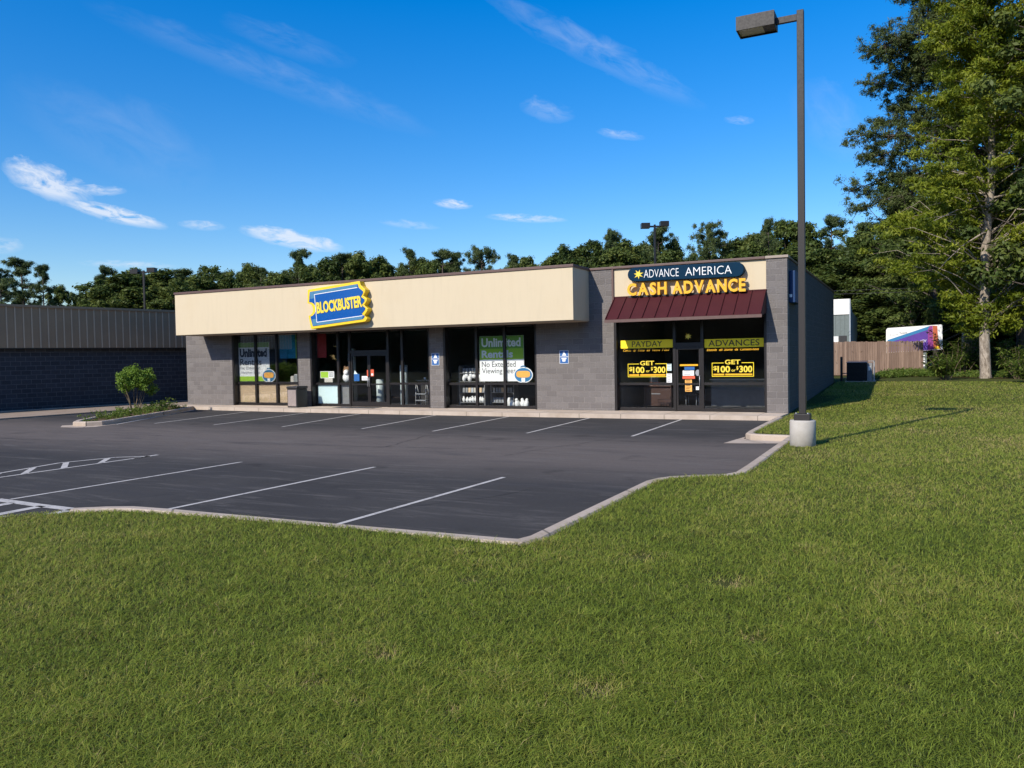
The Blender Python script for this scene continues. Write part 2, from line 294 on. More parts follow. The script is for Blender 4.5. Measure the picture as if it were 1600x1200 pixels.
# ------------------------------------------------------------------ object helpers
def tag(o, label=None, cat=None, group=None, kind=None):
    if label: o['label'] = label
    if cat: o['category'] = cat
    if group: o['group'] = group
    if kind: o['kind'] = kind
    return o
def empty(name, loc=(0, 0, 0), label=None, cat=None, group=None, rz=0.0):
    o = bpy.data.objects.new(name, None); COL.objects.link(o); o.location = loc; o.rotation_euler = (0, 0, rz)
    o.empty_display_size = .1
    return tag(o, label, cat, group)
class MB:
    """collects shapes, links them as ONE mesh object; world coordinates unless the parent is moved"""
    def __init__(s): s.v = []; s.f = []; s.m = []; s.cur = 0; s.smooth = set()
    def raw(s, v, f, smooth=False):
        o = len(s.v); s.v += [tuple(x) for x in v]
        for q in f:
            if smooth: s.smooth.add(len(s.f))
            s.f.append([i + o for i in q]); s.m.append(s.cur)
        return s
    def box(s, x0, x1, y0, y1, z0, z1):
        v = [(x0, y0, z0), (x1, y0, z0), (x1, y1, z0), (x0, y1, z0), (x0, y0, z1), (x1, y0, z1), (x1, y1, z1), (x0, y1, z1)]
        return s.raw(v, [(0, 3, 2, 1), (4, 5, 6, 7), (0, 1, 5, 4), (1, 2, 6, 5), (2, 3, 7, 6), (3, 0, 4, 7)])
    def obox(s, mtx, hx, hy, hz):
        v = [mtx @ Vector((a * hx, b * hy, c * hz)) for c in (-1, 1) for a, b in ((-1, -1), (1, -1), (1, 1), (-1, 1))]
        return s.raw(v, [(0, 3, 2, 1), (4, 5, 6, 7), (0, 1, 5, 4), (1, 2, 6, 5), (2, 3, 7, 6), (3, 0, 4, 7)])
    def bar(s, a, b, w, h=None):
        a, b = Vector(a), Vector(b); d = b - a; q = d.to_track_quat('Z', 'Y').to_matrix().to_4x4(); q.translation = (a + b) / 2
        return s.obox(q, w / 2, (h or w) / 2, d.length / 2)
    def tube(s, pts, rad, n=8, caps=True):
        pts = [Vector(p) for p in pts]; rad = rad if isinstance(rad, (list, tuple)) else [rad] * len(pts)
        v = []; f = []
        for i, p in enumerate(pts):
            d = (pts[min(i + 1, len(pts) - 1)] - pts[max(i - 1, 0)]).normalized()
            ax = Vector((1, 0, 0)) if abs(d.x) < .8 else Vector((0, 1, 0))
            u = d.cross(ax).normalized(); w = d.cross(u)
            v += [p + (u * math.cos(2 * PI * k / n) + w * math.sin(2 * PI * k / n)) * rad[i] for k in range(n)]
        for i in range(len(pts) - 1):
            for k in range(n):
                a, b = i * n + k, i * n + (k + 1) % n
                f.append((a, b, b + n, a + n))
        if caps: f += [tuple(range(n))[::-1], tuple(range((len(pts) - 1) * n, len(pts) * n))]
        return s.raw(v, f, True)
    def prism(s, poly, y0, y1, fn=None):
        """outline in (x,z) extruded from y0 (front) to y1 (back); fn maps each point afterwards"""
        n = len(poly); v = [(x, y0, z) for x, z in poly] + [(x, y1, z) for x, z in poly]
        if fn: v = [fn(p) for p in v]
        tris = tessellate_polygon([[Vector((x, z, 0)) for x, z in poly]])
        f = []
        for t_ in tris:
            a, b, c = [Vector((poly[i][0], poly[i][1], 0)) for i in t_]
            t_ = tuple(t_) if (b - a).cross(c - a).z > 0 else tuple(t_)[::-1]
            f.append(t_); f.append(tuple(i + n for i in t_[::-1]))
        ar = sum(poly[i][0] * poly[(i + 1) % n][1] - poly[(i + 1) % n][0] * poly[i][1] for i in range(n))
        for i in range(n):
            j = (i + 1) % n
            f.append((i, i + n, j + n, j) if ar > 0 else (j, j + n, i + n, i))
        return s.raw(v, f)
    def flat(s, poly, z):
        n = len(poly); tris = tessellate_polygon([[Vector((x, y, 0)) for x, y in poly]]); f = []
        for t_ in tris:
            a, b, c = [Vector((poly[i][0], poly[i][1], 0)) for i in t_]
            f.append(tuple(t_) if (b - a).cross(c - a).z > 0 else tuple(t_)[::-1])
        return s.raw([(x, y, z) for x, y in poly], f)
    def slab(s, poly, z0, z1):
        n = len(poly); s.flat(poly, z1)
        ar = sum(poly[i][0] * poly[(i + 1) % n][1] - poly[(i + 1) % n][0] * poly[i][1] for i in range(n))
        v = [(x, y, z0) for x, y in poly] + [(x, y, z1) for x, y in poly]; f = []
        for i in range(n):
            j = (i + 1) % n; f.append((i, j, j + n, i + n) if ar > 0 else (j, i, i + n, j + n))
        return s.raw(v, f)
    def sphere(s, c, r, n=10, k=7, sq=(1, 1, 1)):
        v = []; f = []
        for i in range(k + 1):
            th = PI * i / k
            for j in range(n):
                ph = 2 * PI * j / n
                v.append((c[0] + r * sq[0] * math.sin(th) * math.cos(ph), c[1] + r * sq[1] * math.sin(th) * math.sin(ph), c[2] + r * sq[2] * math.cos(th)))
        for i in range(k):
            for j in range(n):
                f.append((i * n + j, (i + 1) * n + j, (i + 1) * n + (j + 1) % n, i * n + (j + 1) % n))
        return s.raw(v, f, True)
    def sweep(s, line, w, z0, z1, closed=False):
        """kerb: rectangular section with eased top edges, mitred along a line"""
        P = [Vector((x, y)) for x, y in line]; n = len(P); e = min(.03, w * .2); v = []; f = []
        prof = [(-w / 2, z0), (-w / 2, z1 - e), (-w / 2 + e, z1), (w / 2 - e, z1), (w / 2, z1 - e), (w / 2, z0)]
        for i in range(n):
            a = P[i] - P[i - 1] if (i > 0 or closed) else P[1] - P[0]
            b = P[(i + 1) % n] - P[i] if (i < n - 1 or closed) else P[-1] - P[-2]
            a, b = a.normalized(), b.normalized(); t = (a + b)
            t = t.normalized() if t.length > 1e-6 else a
            nr = Vector((-t.y, t.x)); k = 1 / max(.4, nr.dot(Vector((-a.y, a.x))))
            v += [(P[i].x + nr.x * o * k, P[i].y + nr.y * o * k, z) for o, z in prof]
        q = len(prof)
        for i in range(n if closed else n - 1):
            j = (i + 1) % n
            for k in range(q - 1): f.append((i * q + k, i * q + k + 1, j * q + k + 1, j * q + k))
        if not closed: f += [tuple(range(q)), tuple(range((n - 1) * q, n * q))[::-1]]
        return s.raw(v, f)
    def build(s, name, mats, parent=None, bevel=0.0):
        me = bpy.data.meshes.new(name); me.from_pydata(s.v, [], s.f)
        if not isinstance(mats, (list, tuple)): mats = [mats]
        for m_ in mats: me.materials.append(m_)
        if len(mats) > 1: me.polygons.foreach_set('material_index', s.m)
        if s.smooth: me.polygons.foreach_set('use_smooth', [i in s.smooth for i in range(len(s.f))])
        me.validate(); me.update()
        bm = bmesh.new(); bm.from_mesh(me); bmesh.ops.recalc_face_normals(bm, faces=bm.faces); bm.to_mesh(me); bm.free()
        o = bpy.data.objects.new(name, me); COL.objects.link(o)
        if parent: o.parent = parent
        if bevel:
            b = o.modifiers.new('bevel', 'BEVEL'); b.width = bevel; b.segments = 2; b.limit_method = 'ANGLE'; b.angle_limit = math.radians(50)
        return o
def mesh_np(name, V, F, mats, parent=None, tint=None, smooth=False):
    """mesh from arrays: V (n,3), F (m,k)"""
    V = np.asarray(V, np.float32); F = np.asarray(F, np.int32); k = F.shape[1]
    me = bpy.data.meshes.new(name)
    me.vertices.add(len(V)); me.vertices.foreach_set('co', V.ravel())
    me.loops.add(F.size); me.loops.foreach_set('vertex_index', F.ravel())
    me.polygons.add(len(F)); me.polygons.foreach_set('loop_start', np.arange(0, F.size, k, dtype=np.int32))
    if tint is not None:
        a = me.attributes.new('tint', 'FLOAT', 'POINT'); a.data.foreach_set('value', np.asarray(tint, np.float32))
    me.materials.append(mats); me.update(calc_edges=True)
    if smooth: me.polygons.foreach_set('use_smooth', [True] * len(F))
    o = bpy.data.objects.new(name, me); COL.objects.link(o)
    if parent: o.parent = parent
    return o
def copy_tree(o, parent=None):
    c = o.copy(); COL.objects.link(c)
    if parent: c.parent = parent
    for ch in list(o.children): copy_tree(ch, c)
    return c
_tc = {}
def text_shape(txt, bold=0.0, res=3):
    key = (txt, bold)
    if key in _tc: return _tc[key]
    cu = bpy.data.curves.new('t', 'FONT'); cu.body = txt; cu.size = 1; cu.offset = bold; cu.resolution_u = res; cu.fill_mode = 'FRONT'
    ob = bpy.data.objects.new('t', cu); COL.objects.link(ob)
    dg = bpy.context.evaluated_depsgraph_get(); me = bpy.data.meshes.new_from_object(ob.evaluated_get(dg))
    V = [tuple(v.co) for v in me.vertices]; F = [tuple(p.vertices) for p in me.polygons]
    bpy.data.objects.remove(ob); bpy.data.curves.remove(cu); bpy.data.meshes.remove(me)
    xs = [v[0] for v in V]; ys = [v[1] for v in V]
    _tc[key] = (V, F, (min(xs), min(ys), max(xs), max(ys))); return _tc[key]
def add_text(mb, txt, x0, x1, z0, z1, y, depth=.004, bold=0.0, fn=None, slant=0.0):
    """lettering that fills a rectangle on a wall facing -Y, raised by depth"""
    V, F, (a, b, c, d) = text_shape(txt, bold)
    W_ = [(x0 + (v[0] - a) / (c - a) * (x1 - x0) + slant * (v[1] - b) / (d - b) * (z1 - z0), z0 + (v[1] - b) / (d - b) * (z1 - z0)) for v in V]
    n = len(W_); vs = [(x, y - depth, z) for x, z in W_] + [(x, y, z) for x, z in W_]
    if fn: vs = [fn(p) for p in vs]
    cnt = {}
    for f in F:
        for i in range(len(f)):
            e = (f[i], f[(i + 1) % len(f)]); cnt[e] = 1
    fs = []
    for f in F: fs.append(f); fs.append(tuple(i + n for i in f[::-1]))
    for (i, j) in cnt:
        if (j, i) not in cnt: fs.append((j, i, i + n, j + n))
    mb.raw(vs, fs)

# ------------------------------------------------------------------ ground
def sstep(a, b, x):
    t = np.clip((np.asarray(x, float) - a) / (b - a), 0, 1); return t * t * (3 - 2 * t)
def lawn_h(x, y): return .125 + .40 * sstep(0, 19, y) + .018 * np.sin(np.asarray(x) * .9 + 1) * np.sin(np.asarray(y) * .7)
def ground_h(x, y): return -.06 + (.46 * sstep(12, 24, y) * sstep(-14, -5, x))
ax = np.concatenate([np.linspace(-1500, -90, 12), np.linspace(-80, 80, 81), np.linspace(90, 1500, 12)])
gx, gy = np.meshgrid(ax, ax); n_ = len(ax)
gv = np.stack([gx.ravel(), gy.ravel(), ground_h(gx, gy).ravel()], 1)
ii = np.arange(n_ * n_).reshape(n_, n_)
gf = np.stack([ii[:-1, :-1].ravel(), ii[:-1, 1:].ravel(), ii[1:, 1:].ravel(), ii[1:, :-1].ravel()], 1)
tag(mesh_np('ground', gv, gf, M['soil'], smooth=True), kind='structure')

EDGE = [(-45, -29), (-30, -27.5), (-18, -25.5), (-12, -23.6), (-8.6, -21.9), (-7.5, -21.1), (-6.9, -20.55), (-6.55, -20.3), (-6.2, -20.15), (-5.5, -20.1), (-2.7, -20.05),
        (-.35, -19.97), (-.16, -19.85), (-.08, -19.6), (-.02, -15.3), (.06, -15.0), (.2, -14.75), (.55, -14.5), (.98, -14.22), (1.12, -13.9), (1.14, -13.0), (1.16, -7.6)]
NOTCH = [(1.16, -7.25), (.42, -7.2), (.2, -7.1), (.08, -6.85), (.06, -6.3), (.05, -1.45)]
lot = [(-70, -40), (-45, -29), (-30, -27.5), (-18, -25.5), (-12, -23.6), (-8.6, -21.9), (-6.2, -20.1), (-.15, -19.95), (1.2, -14), (1.2, -7.2), (.1, -6.9), (.1, -.5), (-27, -.5), (-70, 9)]
tag(MB().flat(lot, 0.0).build('parking_lot', M['asphalt']), kind='structure')
# lawn sheet
lp = EDGE + NOTCH + [(.1, -.02), (.02, .0), (.02, 17.95), (-9, 18.0), (-9, 34), (70, 40), (70, -50), (-45, -50)]
def inside(px, py, poly):
    px, py = np.asarray(px), np.asarray(py); r = np.zeros(px.shape, bool); n = len(poly)
    for i in range(n):
        x1, y1 = poly[i]; x2, y2 = poly[(i + 1) % n]
        c = ((y1 > py) != (y2 > py)) & (px < (x2 - x1) * (py - y1) / ((y2 - y1) or 1e-9) + x1); r ^= c
    return r
pts = [Vector(p) for p in lp]; nb = len(pts)
qx, qy = np.meshgrid(np.arange(-44, 69, 1.5), np.arange(-48, 38, 1.5)); qx, qy = qx.ravel() + .13, qy.ravel() + .07
ok = inside(qx, qy, lp); pts += [Vector((a, b)) for a, b in zip(qx[ok], qy[ok])]
r_ = delaunay_2d_cdt(pts, [(i, (i + 1) % nb) for i in range(nb)], [], 1, 1e-5)
lv = np.array([(v.x, v.y) for v in r_[0]])
tag(mesh_np('lawn', np.column_stack([lv, lawn_h(lv[:, 0], lv[:, 1])]), np.array([f for f in r_[2] if len(f) == 3]), M['lawn'], smooth=True), kind='structure')
# sidewalk, kerbs
WALK = [(-26.3, -1.05), (-24, -1.3), (-20, -1.55), (-14, -1.68), (-8, -1.68), (-4, -1.55), (-1.5, -1.4), (-.05, -1.35)]
mb = MB(); mb.slab(WALK + [(.02, -.02), (-27.62, -.02), (-27.62, -.7)], -.02, .15); tag(mb.build('sidewalk', M['walk'], bevel=.02), kind='structure')
mb = MB(); mb.slab([(-27.3, .0), (-.3, .0), (-.3, .33), (-27.3, .33)], 0, .146); tag(mb.build('storefront_sill', M['walk']), kind='structure')
kl = [(x - .09, y + .1) if y < -19.9 else (x - .1, y) for x, y in EDGE[6:]]
mb = MB(); mb.sweep(kl[:11] + [(1.06, -7.35)] if False else kl, .2, -.03, .145)
mb.sweep([(1.06, -7.42), (.95, -7.34), (.42, -7.31), (.12, -7.22), (-.02, -6.98), (-.05, -6.5), (-.05, -1.5)], .2, -.03, .15)
tag(mb.build('kerb', M['concrete']), kind='structure')
mb = MB(); mb.flat([(-.42, -8.25), (-.1, -8.2), (.3, -8.1), (.93, -7.9), (.93, -7.45), (.3, -7.43), (.02, -7.35), (-.14, -7.1), (-.2, -6.6)], .006)
tag(mb.build('gutter_pan', M['concrete']), kind='structure')
# painted markings
mb = MB()
def stripe(a, b, w=.085):
    a, b = Vector(a), Vector(b); d = (b - a).normalized(); n = Vector((-d.y, d.x)) * w / 2
    mb.flat([tuple(a - n), tuple(b - n), tuple(b + n), tuple(a + n)], .005)
for a, b in (((-3.2, -19.8), (-2.97, -14.9)), ((-6.3, -19.95), (-6.07, -14.55)), ((-9.52, -19.75), (-9.37, -14.85)),
             ((-6.13, -7.24), (-6.35, -1.7)), ((-9.12, -7.47), (-9.45, -1.75)), ((-3.02, -7.28), (-3.16, -1.6)), ((-11.8, -7.35), (-12.55, -1.75)),
             ((-14.95, -7.46), (-16.1, -1.68)), ((-18.0, -7.5), (-18.85, -1.65)), ((-20.8, -7.6), (-22.1, -1.6))):
    stripe(a, b)
tri = [(-12.35, -20.3), (-13.3, -16.33), (-12.95, -15.2), (-12.33, -14.76), (-12.33, -15.9), (-12.3, -20.3)]
for i in range(3): stripe(tri[i], tri[i + 1])
stripe(tri[3], tri[5])
for k in range(7):
    y0 = -20.2 + k * .85; s = min(1, max(.1, (y0 + 20.3) / 4)); xl = np.interp(y0 + .55, [-20.3, -16.33, -15.2, -14.76], [-12.35, -13.3, -12.95, -12.4])
    stripe((-12.33, y0 - .1), (xl + .02, y0 + .6), .12)
stripe((-25.75, -1.3), (-21.95, -8.3), .12)
h0 = [(-9.75, -19.85), (-8.6, -19.93), (-7.3, -19.98), (-6.75, -20.2)]
for i in range(3): stripe(h0[i], h0[i + 1], .18)
stripe((-9.9, -21.2), (-7.0, -20.6), .26)
for k in range(4): stripe((-9.9 + k * .75, -19.95), (-9.85 + k * .75, -21.0), .18)
tag(mb.build('painted_markings', M['stripe']), kind='structure')
# cracks in the asphalt
mb = MB()
def crack(P, w):
    out = []
    for i in range(len(P) - 1):
        a, b = Vector(P[i]), Vector(P[i + 1]); k = max(2, int((b - a).length / .25))
        for j in range(k): out.append(a.lerp(b, j / k) + Vector((random.uniform(-.05, .05), random.uniform(-.05, .05))))
    for i in range(len(out) - 1):
        a, b = out[i], out[i + 1]; n = Vector((-(b - a).y, (b - a).x)).normalized() * w * random.uniform(.3, 1)
        mb.flat([tuple(a - n), tuple(b - n), tuple(b + n), tuple(a + n)], .003)
crack([(-4.4, -12.0), (-3.9, -9.9), (-3.3, -7.9), (-2.4, -5.8)], .009)
crack([(-3.2, -18.3), (-2.2, -16.8), (-1.9, -15.6)], .007)
crack([(-30, -13.9), (-24, -13.3), (-19.9, -13.0), (-13.4, -12.2), (-8, -11.4), (-5, -11)], .014)
crack([(-8, -11.4), (-8.6, -8.5), (-7.9, -6)], .012)
tag(mb.build('asphalt_cracks', M['black']), kind='structure')
# concrete strip along the neighbouring building
mb = MB(); mb.slab([(-30.3, -14), (-29.4, -9.6), (-29.0, -5.6), (-28.8, -2.0), (-28.6, 6), (-31.2, 6), (-32.1, -1), (-32.7, -6), (-34.2, -14)], -.02, .06)
tag(mb.build('path', M['path']), kind='structure')
mb = MB(); mb.sweep([(-35.2, -14), (-33.4, -5.0), (-32.75, -1.0), (-31.9, 3.6), (-31.5, 6)], .16, -.02, .12); tag(mb.build('wall_kerb', M['path']), kind='structure')

# ------------------------------------------------------------------ the low retail building
B = empty('retail_building', (-14, 9, 0), 'single storey grey block retail building with cream fascia and dark shop windows', 'building')
def bp(mb, name, m_, parent=None, bevel=0.0):
    """a part of the building: world coordinates baked against the building's origin"""
    p = parent or B; off = Vector((-14, 9, 0))
    mb.v = [(a - off.x, b - off.y, c) for a, b, c in mb.v]
    return mb.build(name, m_, p, bevel)
ZW = 5.27
mb = MB()
for x0, x1 in ((-27.62, -24.67), (-20.73, -20.05), (-13.87, -13.22), (-9.1, -6.0), (-.67, 0)):
    bp(MB().box(x0, x1, 0, .42, .0, ZW), 'wall', M['cmu'])
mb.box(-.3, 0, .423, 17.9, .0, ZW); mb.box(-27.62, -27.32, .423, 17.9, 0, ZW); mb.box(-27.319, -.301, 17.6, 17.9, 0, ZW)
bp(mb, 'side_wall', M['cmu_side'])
mb = MB().box(-6.0, -.67, .05, .40, 4.24, ZW); bp(mb, 'cream_panel', M['stucco'])
mb = MB()
for x0, x1 in ((-24.67, -20.73), (-20.05, -13.87), (-13.22, -9.1)): bp(MB().box(x0, x1, .03, .4, 3.47, ZW), 'lintel', M['coping'])
bp(MB().box(-6.0, -.67, .06, .40, 3.47, 4.236), 'lintel', M['coping'])
mb = MB().box(-26.48, -6.94, -1.57, -.003, 3.43, 5.27); bp(mb, 'fascia', M['stucco'])
mb = MB().box(-26.46, -6.96, -1.5, -.004, 3.405, 3.43); bp(mb, 'soffit', M['soffit'])
mb = MB(); mb.box(-26.52, -6.9, -1.61, -.05, 5.272, 5.37); mb.box(-27.66, -.70, -.045, .44, 5.272, 5.355)
mb.box(-.34, .04, .445, 17.94, 5.272, 5.34); mb.box(-27.66, -27.28, .445, 17.94, 5.272, 5.34); mb.box(-27.27, -.35, 17.56, 17.94, 5.272, 5.34)
bp(mb, 'coping', M['coping'], bevel=.01)
mb = MB().box(-.695, .04, -.05, .44, 5.272, 5.36); bp(mb, 'corner_coping', M['coping_tan'], bevel=.01)
mb = MB(); mb.box(-6.06, -5.99, -.02, .048, 3.5, 5.27); bp(mb, 'trim_strip', M['coping'])
mb = MB().box(-27.3, -.32, .43, 17.58, 4.9, 5.0); bp(mb, 'roof', M['roof'])
mb = MB(); mb.box(-27.3, -6.2, 9.0, 9.1, .15, 3.6); mb.box(-6.2, -6.1, .43, 9.1, .15, 3.6); mb.box(-6.09, -.32, 7.0, 7.1, .15, 3.6); bp(mb, 'interior_wall', M['inside'])
mb = MB(); mb.box(-27.3, -6.21, .43, 8.99, 3.6, 3.65); mb.box(-6.09, -.31, .43, 7, 3.6, 3.65); bp(mb, 'ceiling', M['ceil'])
mb = MB(); mb.box(-27.3, -.31, .335, 9, .05, .15); bp(mb, 'shop_floor', M['carpet'])

FY = .25
def storefront(x0, x1, mull, sill, tops, doors=(), transom=True, kick=()):
    """dark metal shop front: jambs, mullions, head, sill; every pane and panel is its own piece"""
    mb = MB(); h = 3.46
    mb.box(x0 + .003, x0 + .08, .02, .32, .15, h); mb.box(x1 - .08, x1 - .003, .02, .32, .15, h)
    xs = [x0 + .08] + list(mull) + [x1 - .08]
    for xm in mull: mb.box(xm - .05, xm + .05, FY - .06, FY + .06, .15, h)
    bays = []
    for i in range(len(xs) - 1):
        a = xs[i] + (.05 if i else 0); b = xs[i + 1] - (.05 if i < len(xs) - 2 else 0); bays.append((a, b))
        mb.box(a, b, FY - .05, FY + .05, h - .09, h)
        if i in doors:
            mb.box(a, b, FY - .055, FY + .055, 2.42, 2.56)
        else:
            mb.box(a, b, FY - .055, FY + .055, .15, .26); mb.box(a, b, FY - .045, FY + .045, sill - .04, sill + .05)
    fr = bp(mb, 'storefront', M['bronze'])
    for i, (a, b) in enumerate(bays):
        spans = [(2.56, h - .09)] if i in doors else [(.26, sill - .04), (sill + .05, h - .09)]
        for z0, z1 in spans: bp(MB().box(a, b, FY - .004, FY + .004, z0, z1), 'pane', M['glass'], fr)
        if i in kick: bp(MB().box(a + .03, b - .03, FY + .05, FY + .07, .28, sill - .06), 'kick_panel', M['tan'], fr)
    return fr, bays
def shop_door(a, b, hinge_left, z1=2.42):
    mb = MB(); y0, y1 = FY - .03, FY + .03; s = .07
    mb.box(a, a + s, y0, y1, .17, z1); mb.box(b - s, b, y0, y1, .17, z1)
    mb.box(a + s, b - s, y0, y1, .17, .36); mb.box(a + s, b - s, y0, y1, z1 - .1, z1)
    mb.box(a + s, b - s, y0, y1, 1.08, 1.14)
    d = bp(mb, 'door', M['bronze'])
    bp(MB().box(a + s, b - s, FY - .004, FY + .004, .36, z1 - .1), 'pane', M['glass'], d)
    x = (b - .035) if hinge_left else (a + .035)
    mb = MB(); mb.tube([(x, y0, 1.0), (x, y0 - .06, 1.02), (x, y0 - .06, 1.38), (x, y0, 1.4)], .014, 6); bp(mb, 'handle', M['steel'], d)
    return d
storefront(-24.67, -20.73, (-23.44, -22.18), 1.17, None, kick=(0, 1, 2))
storefront(-20.05, -13.87, (-18.68, -18.06, -16.06, -15.35), 1.13, None, doors=(2,))
shop_door(-18.0, -17.06, True); shop_door(-17.055, -16.115, False)
storefront(-13.22, -9.1, (-11.82, -10.57), 1.12, None)
storefront(-6.0, -.67, (-3.84, -2.86), 1.11, None, doors=(1,))
shop_door(-3.785, -2.915, True)
# entrance mats
bp(MB().box(-18.3, -16.2, -.75, -.1, .15, .162), 'door_mat', M['bin_dark'])

# maroon standing-seam awning
aw = MB(); A0 = [(-5.99, .0, 4.24), (-5.92, -1.05, 3.40)]
x0, x1 = -5.96, -.66
prof = [(.048, 4.23), (-.02, 4.23), (-1.05, 3.42), (-1.05, 3.33), (-.99, 3.33), (-.99, 3.36), (.048, 3.50)]
v = [(x, y, z) for x in (x0, x1) for y, z in prof]; k = len(prof)
aw.raw(v, [(i, i + k, (i + 1) % k + k, (i + 1) % k) for i in range(k)] + [tuple(range(k)), tuple(range(k, 2 * k))[::-1]])
awo = bp(aw, 'awning', M['awning'])
sm = MB(); n = 12
for i in range(n + 1):
    x = x0 + .02 + (x1 - x0 - .04) * i / n; sm.bar((x, -.03, 4.245), (x, -1.06, 3.435), .022, .045)
sm.box(x0 - .01, x1 + .01, -.035, .047, 4.231, 4.27)
bp(sm, 'seam', M['awning'], awo)
bp(MB().box(x0 - .012, x1 + .012, -1.075, -1.051, 3.30, 3.40), 'edge_trim', M['coping'], awo)

# ------------------------------------------------------------------ signs on the building
def at_y(o, loc):
    o.location = loc; return o
# ticket shaped sign
tk = empty('ticket_sign', (-17.0, -1.57, 4.37), 'blue ticket shaped BLOCKBUSTER sign with yellow rim on the cream fascia', 'sign')
TW, TH, ang = 2.85, 1.62, math.radians(4.5)
def ticket(ins):
    hw, hh = TW / 2 - ins, TH / 2 - ins; p = []
    p += [(-hw, -hh), (hw - .12, -hh)]
    pts_ = [(.06, -.86), (-.10, -.70), (.10, -.50), (.13, -.40), (-.06, -.2), (.11, -.02), (.13, .08), (-.06, .26), (.08, .46), (.08, .55), (-.14, .78)]
    p += [(hw - .06 + a * .85, b * hh) for a, b in pts_]
    p += [(hw - .22, hh), (-hw, hh)]
    r = .27 + ins * .4
    for i in range(9):
        t = PI / 2 - PI * i / 8; p.append((-hw - .08 + r * math.cos(t) * (1 if True else 1), r * math.sin(t) * .95))
    return p
def rot(p): return (p[0] * math.cos(ang) - p[2] * math.sin(ang), p[1], p[0] * math.sin(ang) + p[2] * math.cos(ang))
MB().prism(ticket(0), -.30, -.004, rot).build('body', M['yellow'], tk, .012)
fc = MB().prism(ticket(.105), -.312, -.296, rot).build('face', M['blue'], tk)
mb = MB(); hw, hh = TW / 2 - .105, TH / 2 - .105
for a in ((-hw + .22, hw - .24, hh - .15, hh - .125), (-hw + .22, hw - .1, -hh + .125, -hh + .15), (-hw + .22, -hw + .245, -hh + .15, hh - .15)):
    q = [(a[0], a[2]), (a[1], a[2]), (a[1], a[3]), (a[0], a[3])]; mb.prism(q, -.318, -.311, rot)
mb.build('inner_line', M['white'], fc)
mb = MB()
for a in ((-hw + .005, -hw + .21, .42, hh - .01), (-hw + .005, -hw + .21, -hh + .01, -.42), (-hw + .22, hw - .25, hh - .12, hh - .005), (-hw + .22, hw - .12, -hh + .005, -hh + .12)):
    q = [(a[0], a[2]), (a[1], a[2]), (a[1], a[3]), (a[0], a[3])]; mb.prism(q, -.315, -.311, rot)
mb.build('border_band', M['blue_rim'], fc)
mb = MB(); add_text(mb, 'BLOCKBUSTER', -hw + .29, hw - .07, -.23, .24, -.312, .02, .04, rot); mb.build('lettering', M['letter_yellow'], fc)

# navy rounded sign
ov = empty('oval_sign', (-3.365, .05, 4.985), 'navy rounded ADVANCE AMERICA sign with a yellow star above maroon awning', 'sign')
def rrect(hx, hz, n=8):
    p = []
    for cx, s in ((hx - hz, -1), (-(hx - hz), 1)):
        for i in range(n + 1):
            t = (-PI / 2 + PI * i / n) if s < 0 else (PI / 2 + PI * i / n); p.append((cx + hz * math.cos(t), hz * math.sin(t)))
    return p
def tilt(p): a_ = -.012; return (p[0], p[1], p[2] + p[0] * a_)
MB().prism(rrect(2.02, .245), -.27, -.004, tilt).build('body', M['navy'], ov, .015)
mb = MB(); add_text(mb, 'ADVANCE', -1.42, -.18, -.135, .145, -.27, .012, -.012, tilt); mb.build('lettering', M['white'], ov); mb = MB(); add_text(mb, 'AMERICA', .05, 1.62, -.135, .145, -.27, .012, -.012, tilt); mb.build('lettering', M['white'], ov)
def star(cx, cz, r, rot0=.3, n=7, inner=.42):
    return [(cx + (r if i % 2 == 0 else r * inner) * (1.0 if i % 4 else 1.15) * math.cos(rot0 + PI * i / n), cz + (r if i % 2 == 0 else r * inner) * math.sin(rot0 + PI * i / n)) for i in range(2 * n)]
MB().prism(star(-1.62, .0, .17), -.284, -.27, tilt).build('star', M['letter_yellow'], ov)

# channel letters
cl = empty('channel_letters', (-3.36, .05, 4.22), 'raised gold CASH ADVANCE letters standing over the maroon awning', 'sign')
words = [('CASH', -2.05, -.62), ('ADVANCE', -.42, 2.06)]
for txt, a, b in words:
    V, F, bb_ = text_shape(txt, .035)
    # each letter becomes its own piece
    wsum = []
    for ch in txt:
        q = text_shape(ch, .035)[2]; wsum.append(q[2] - q[0])
    gap = .10; tot = sum(wsum) + gap * (len(txt) - 1); sc_ = (b - a) / tot; x = a
    for ch, w_ in zip(txt, wsum):
        mb = MB(); add_text(mb, ch, x, x + w_ * sc_, .02, .46, -.14, .13, .035, tilt)
        lo = mb.build('letter', [M['gold']], cl)
        x += (w_ + gap) * sc_
mb = MB(); mb.box(-2.05, 2.06, -.12, -.03, -.01, .05); mb.build('raceway', M['bin_dark'], cl)

# blue sign on the side wall
bs = empty('blade_sign', (0.0, .95, 4.37), 'blue rectangular sign on the shaded side wall near the corner', 'sign')
MB().box(.004, .2, -.55, .9, -.56, .50).build('body', M['wall_sign_blue'], bs, .02)
MB().box(.02, .1, -.556, -.550, -.38, -.28).build('sticker', M['white'], bs)

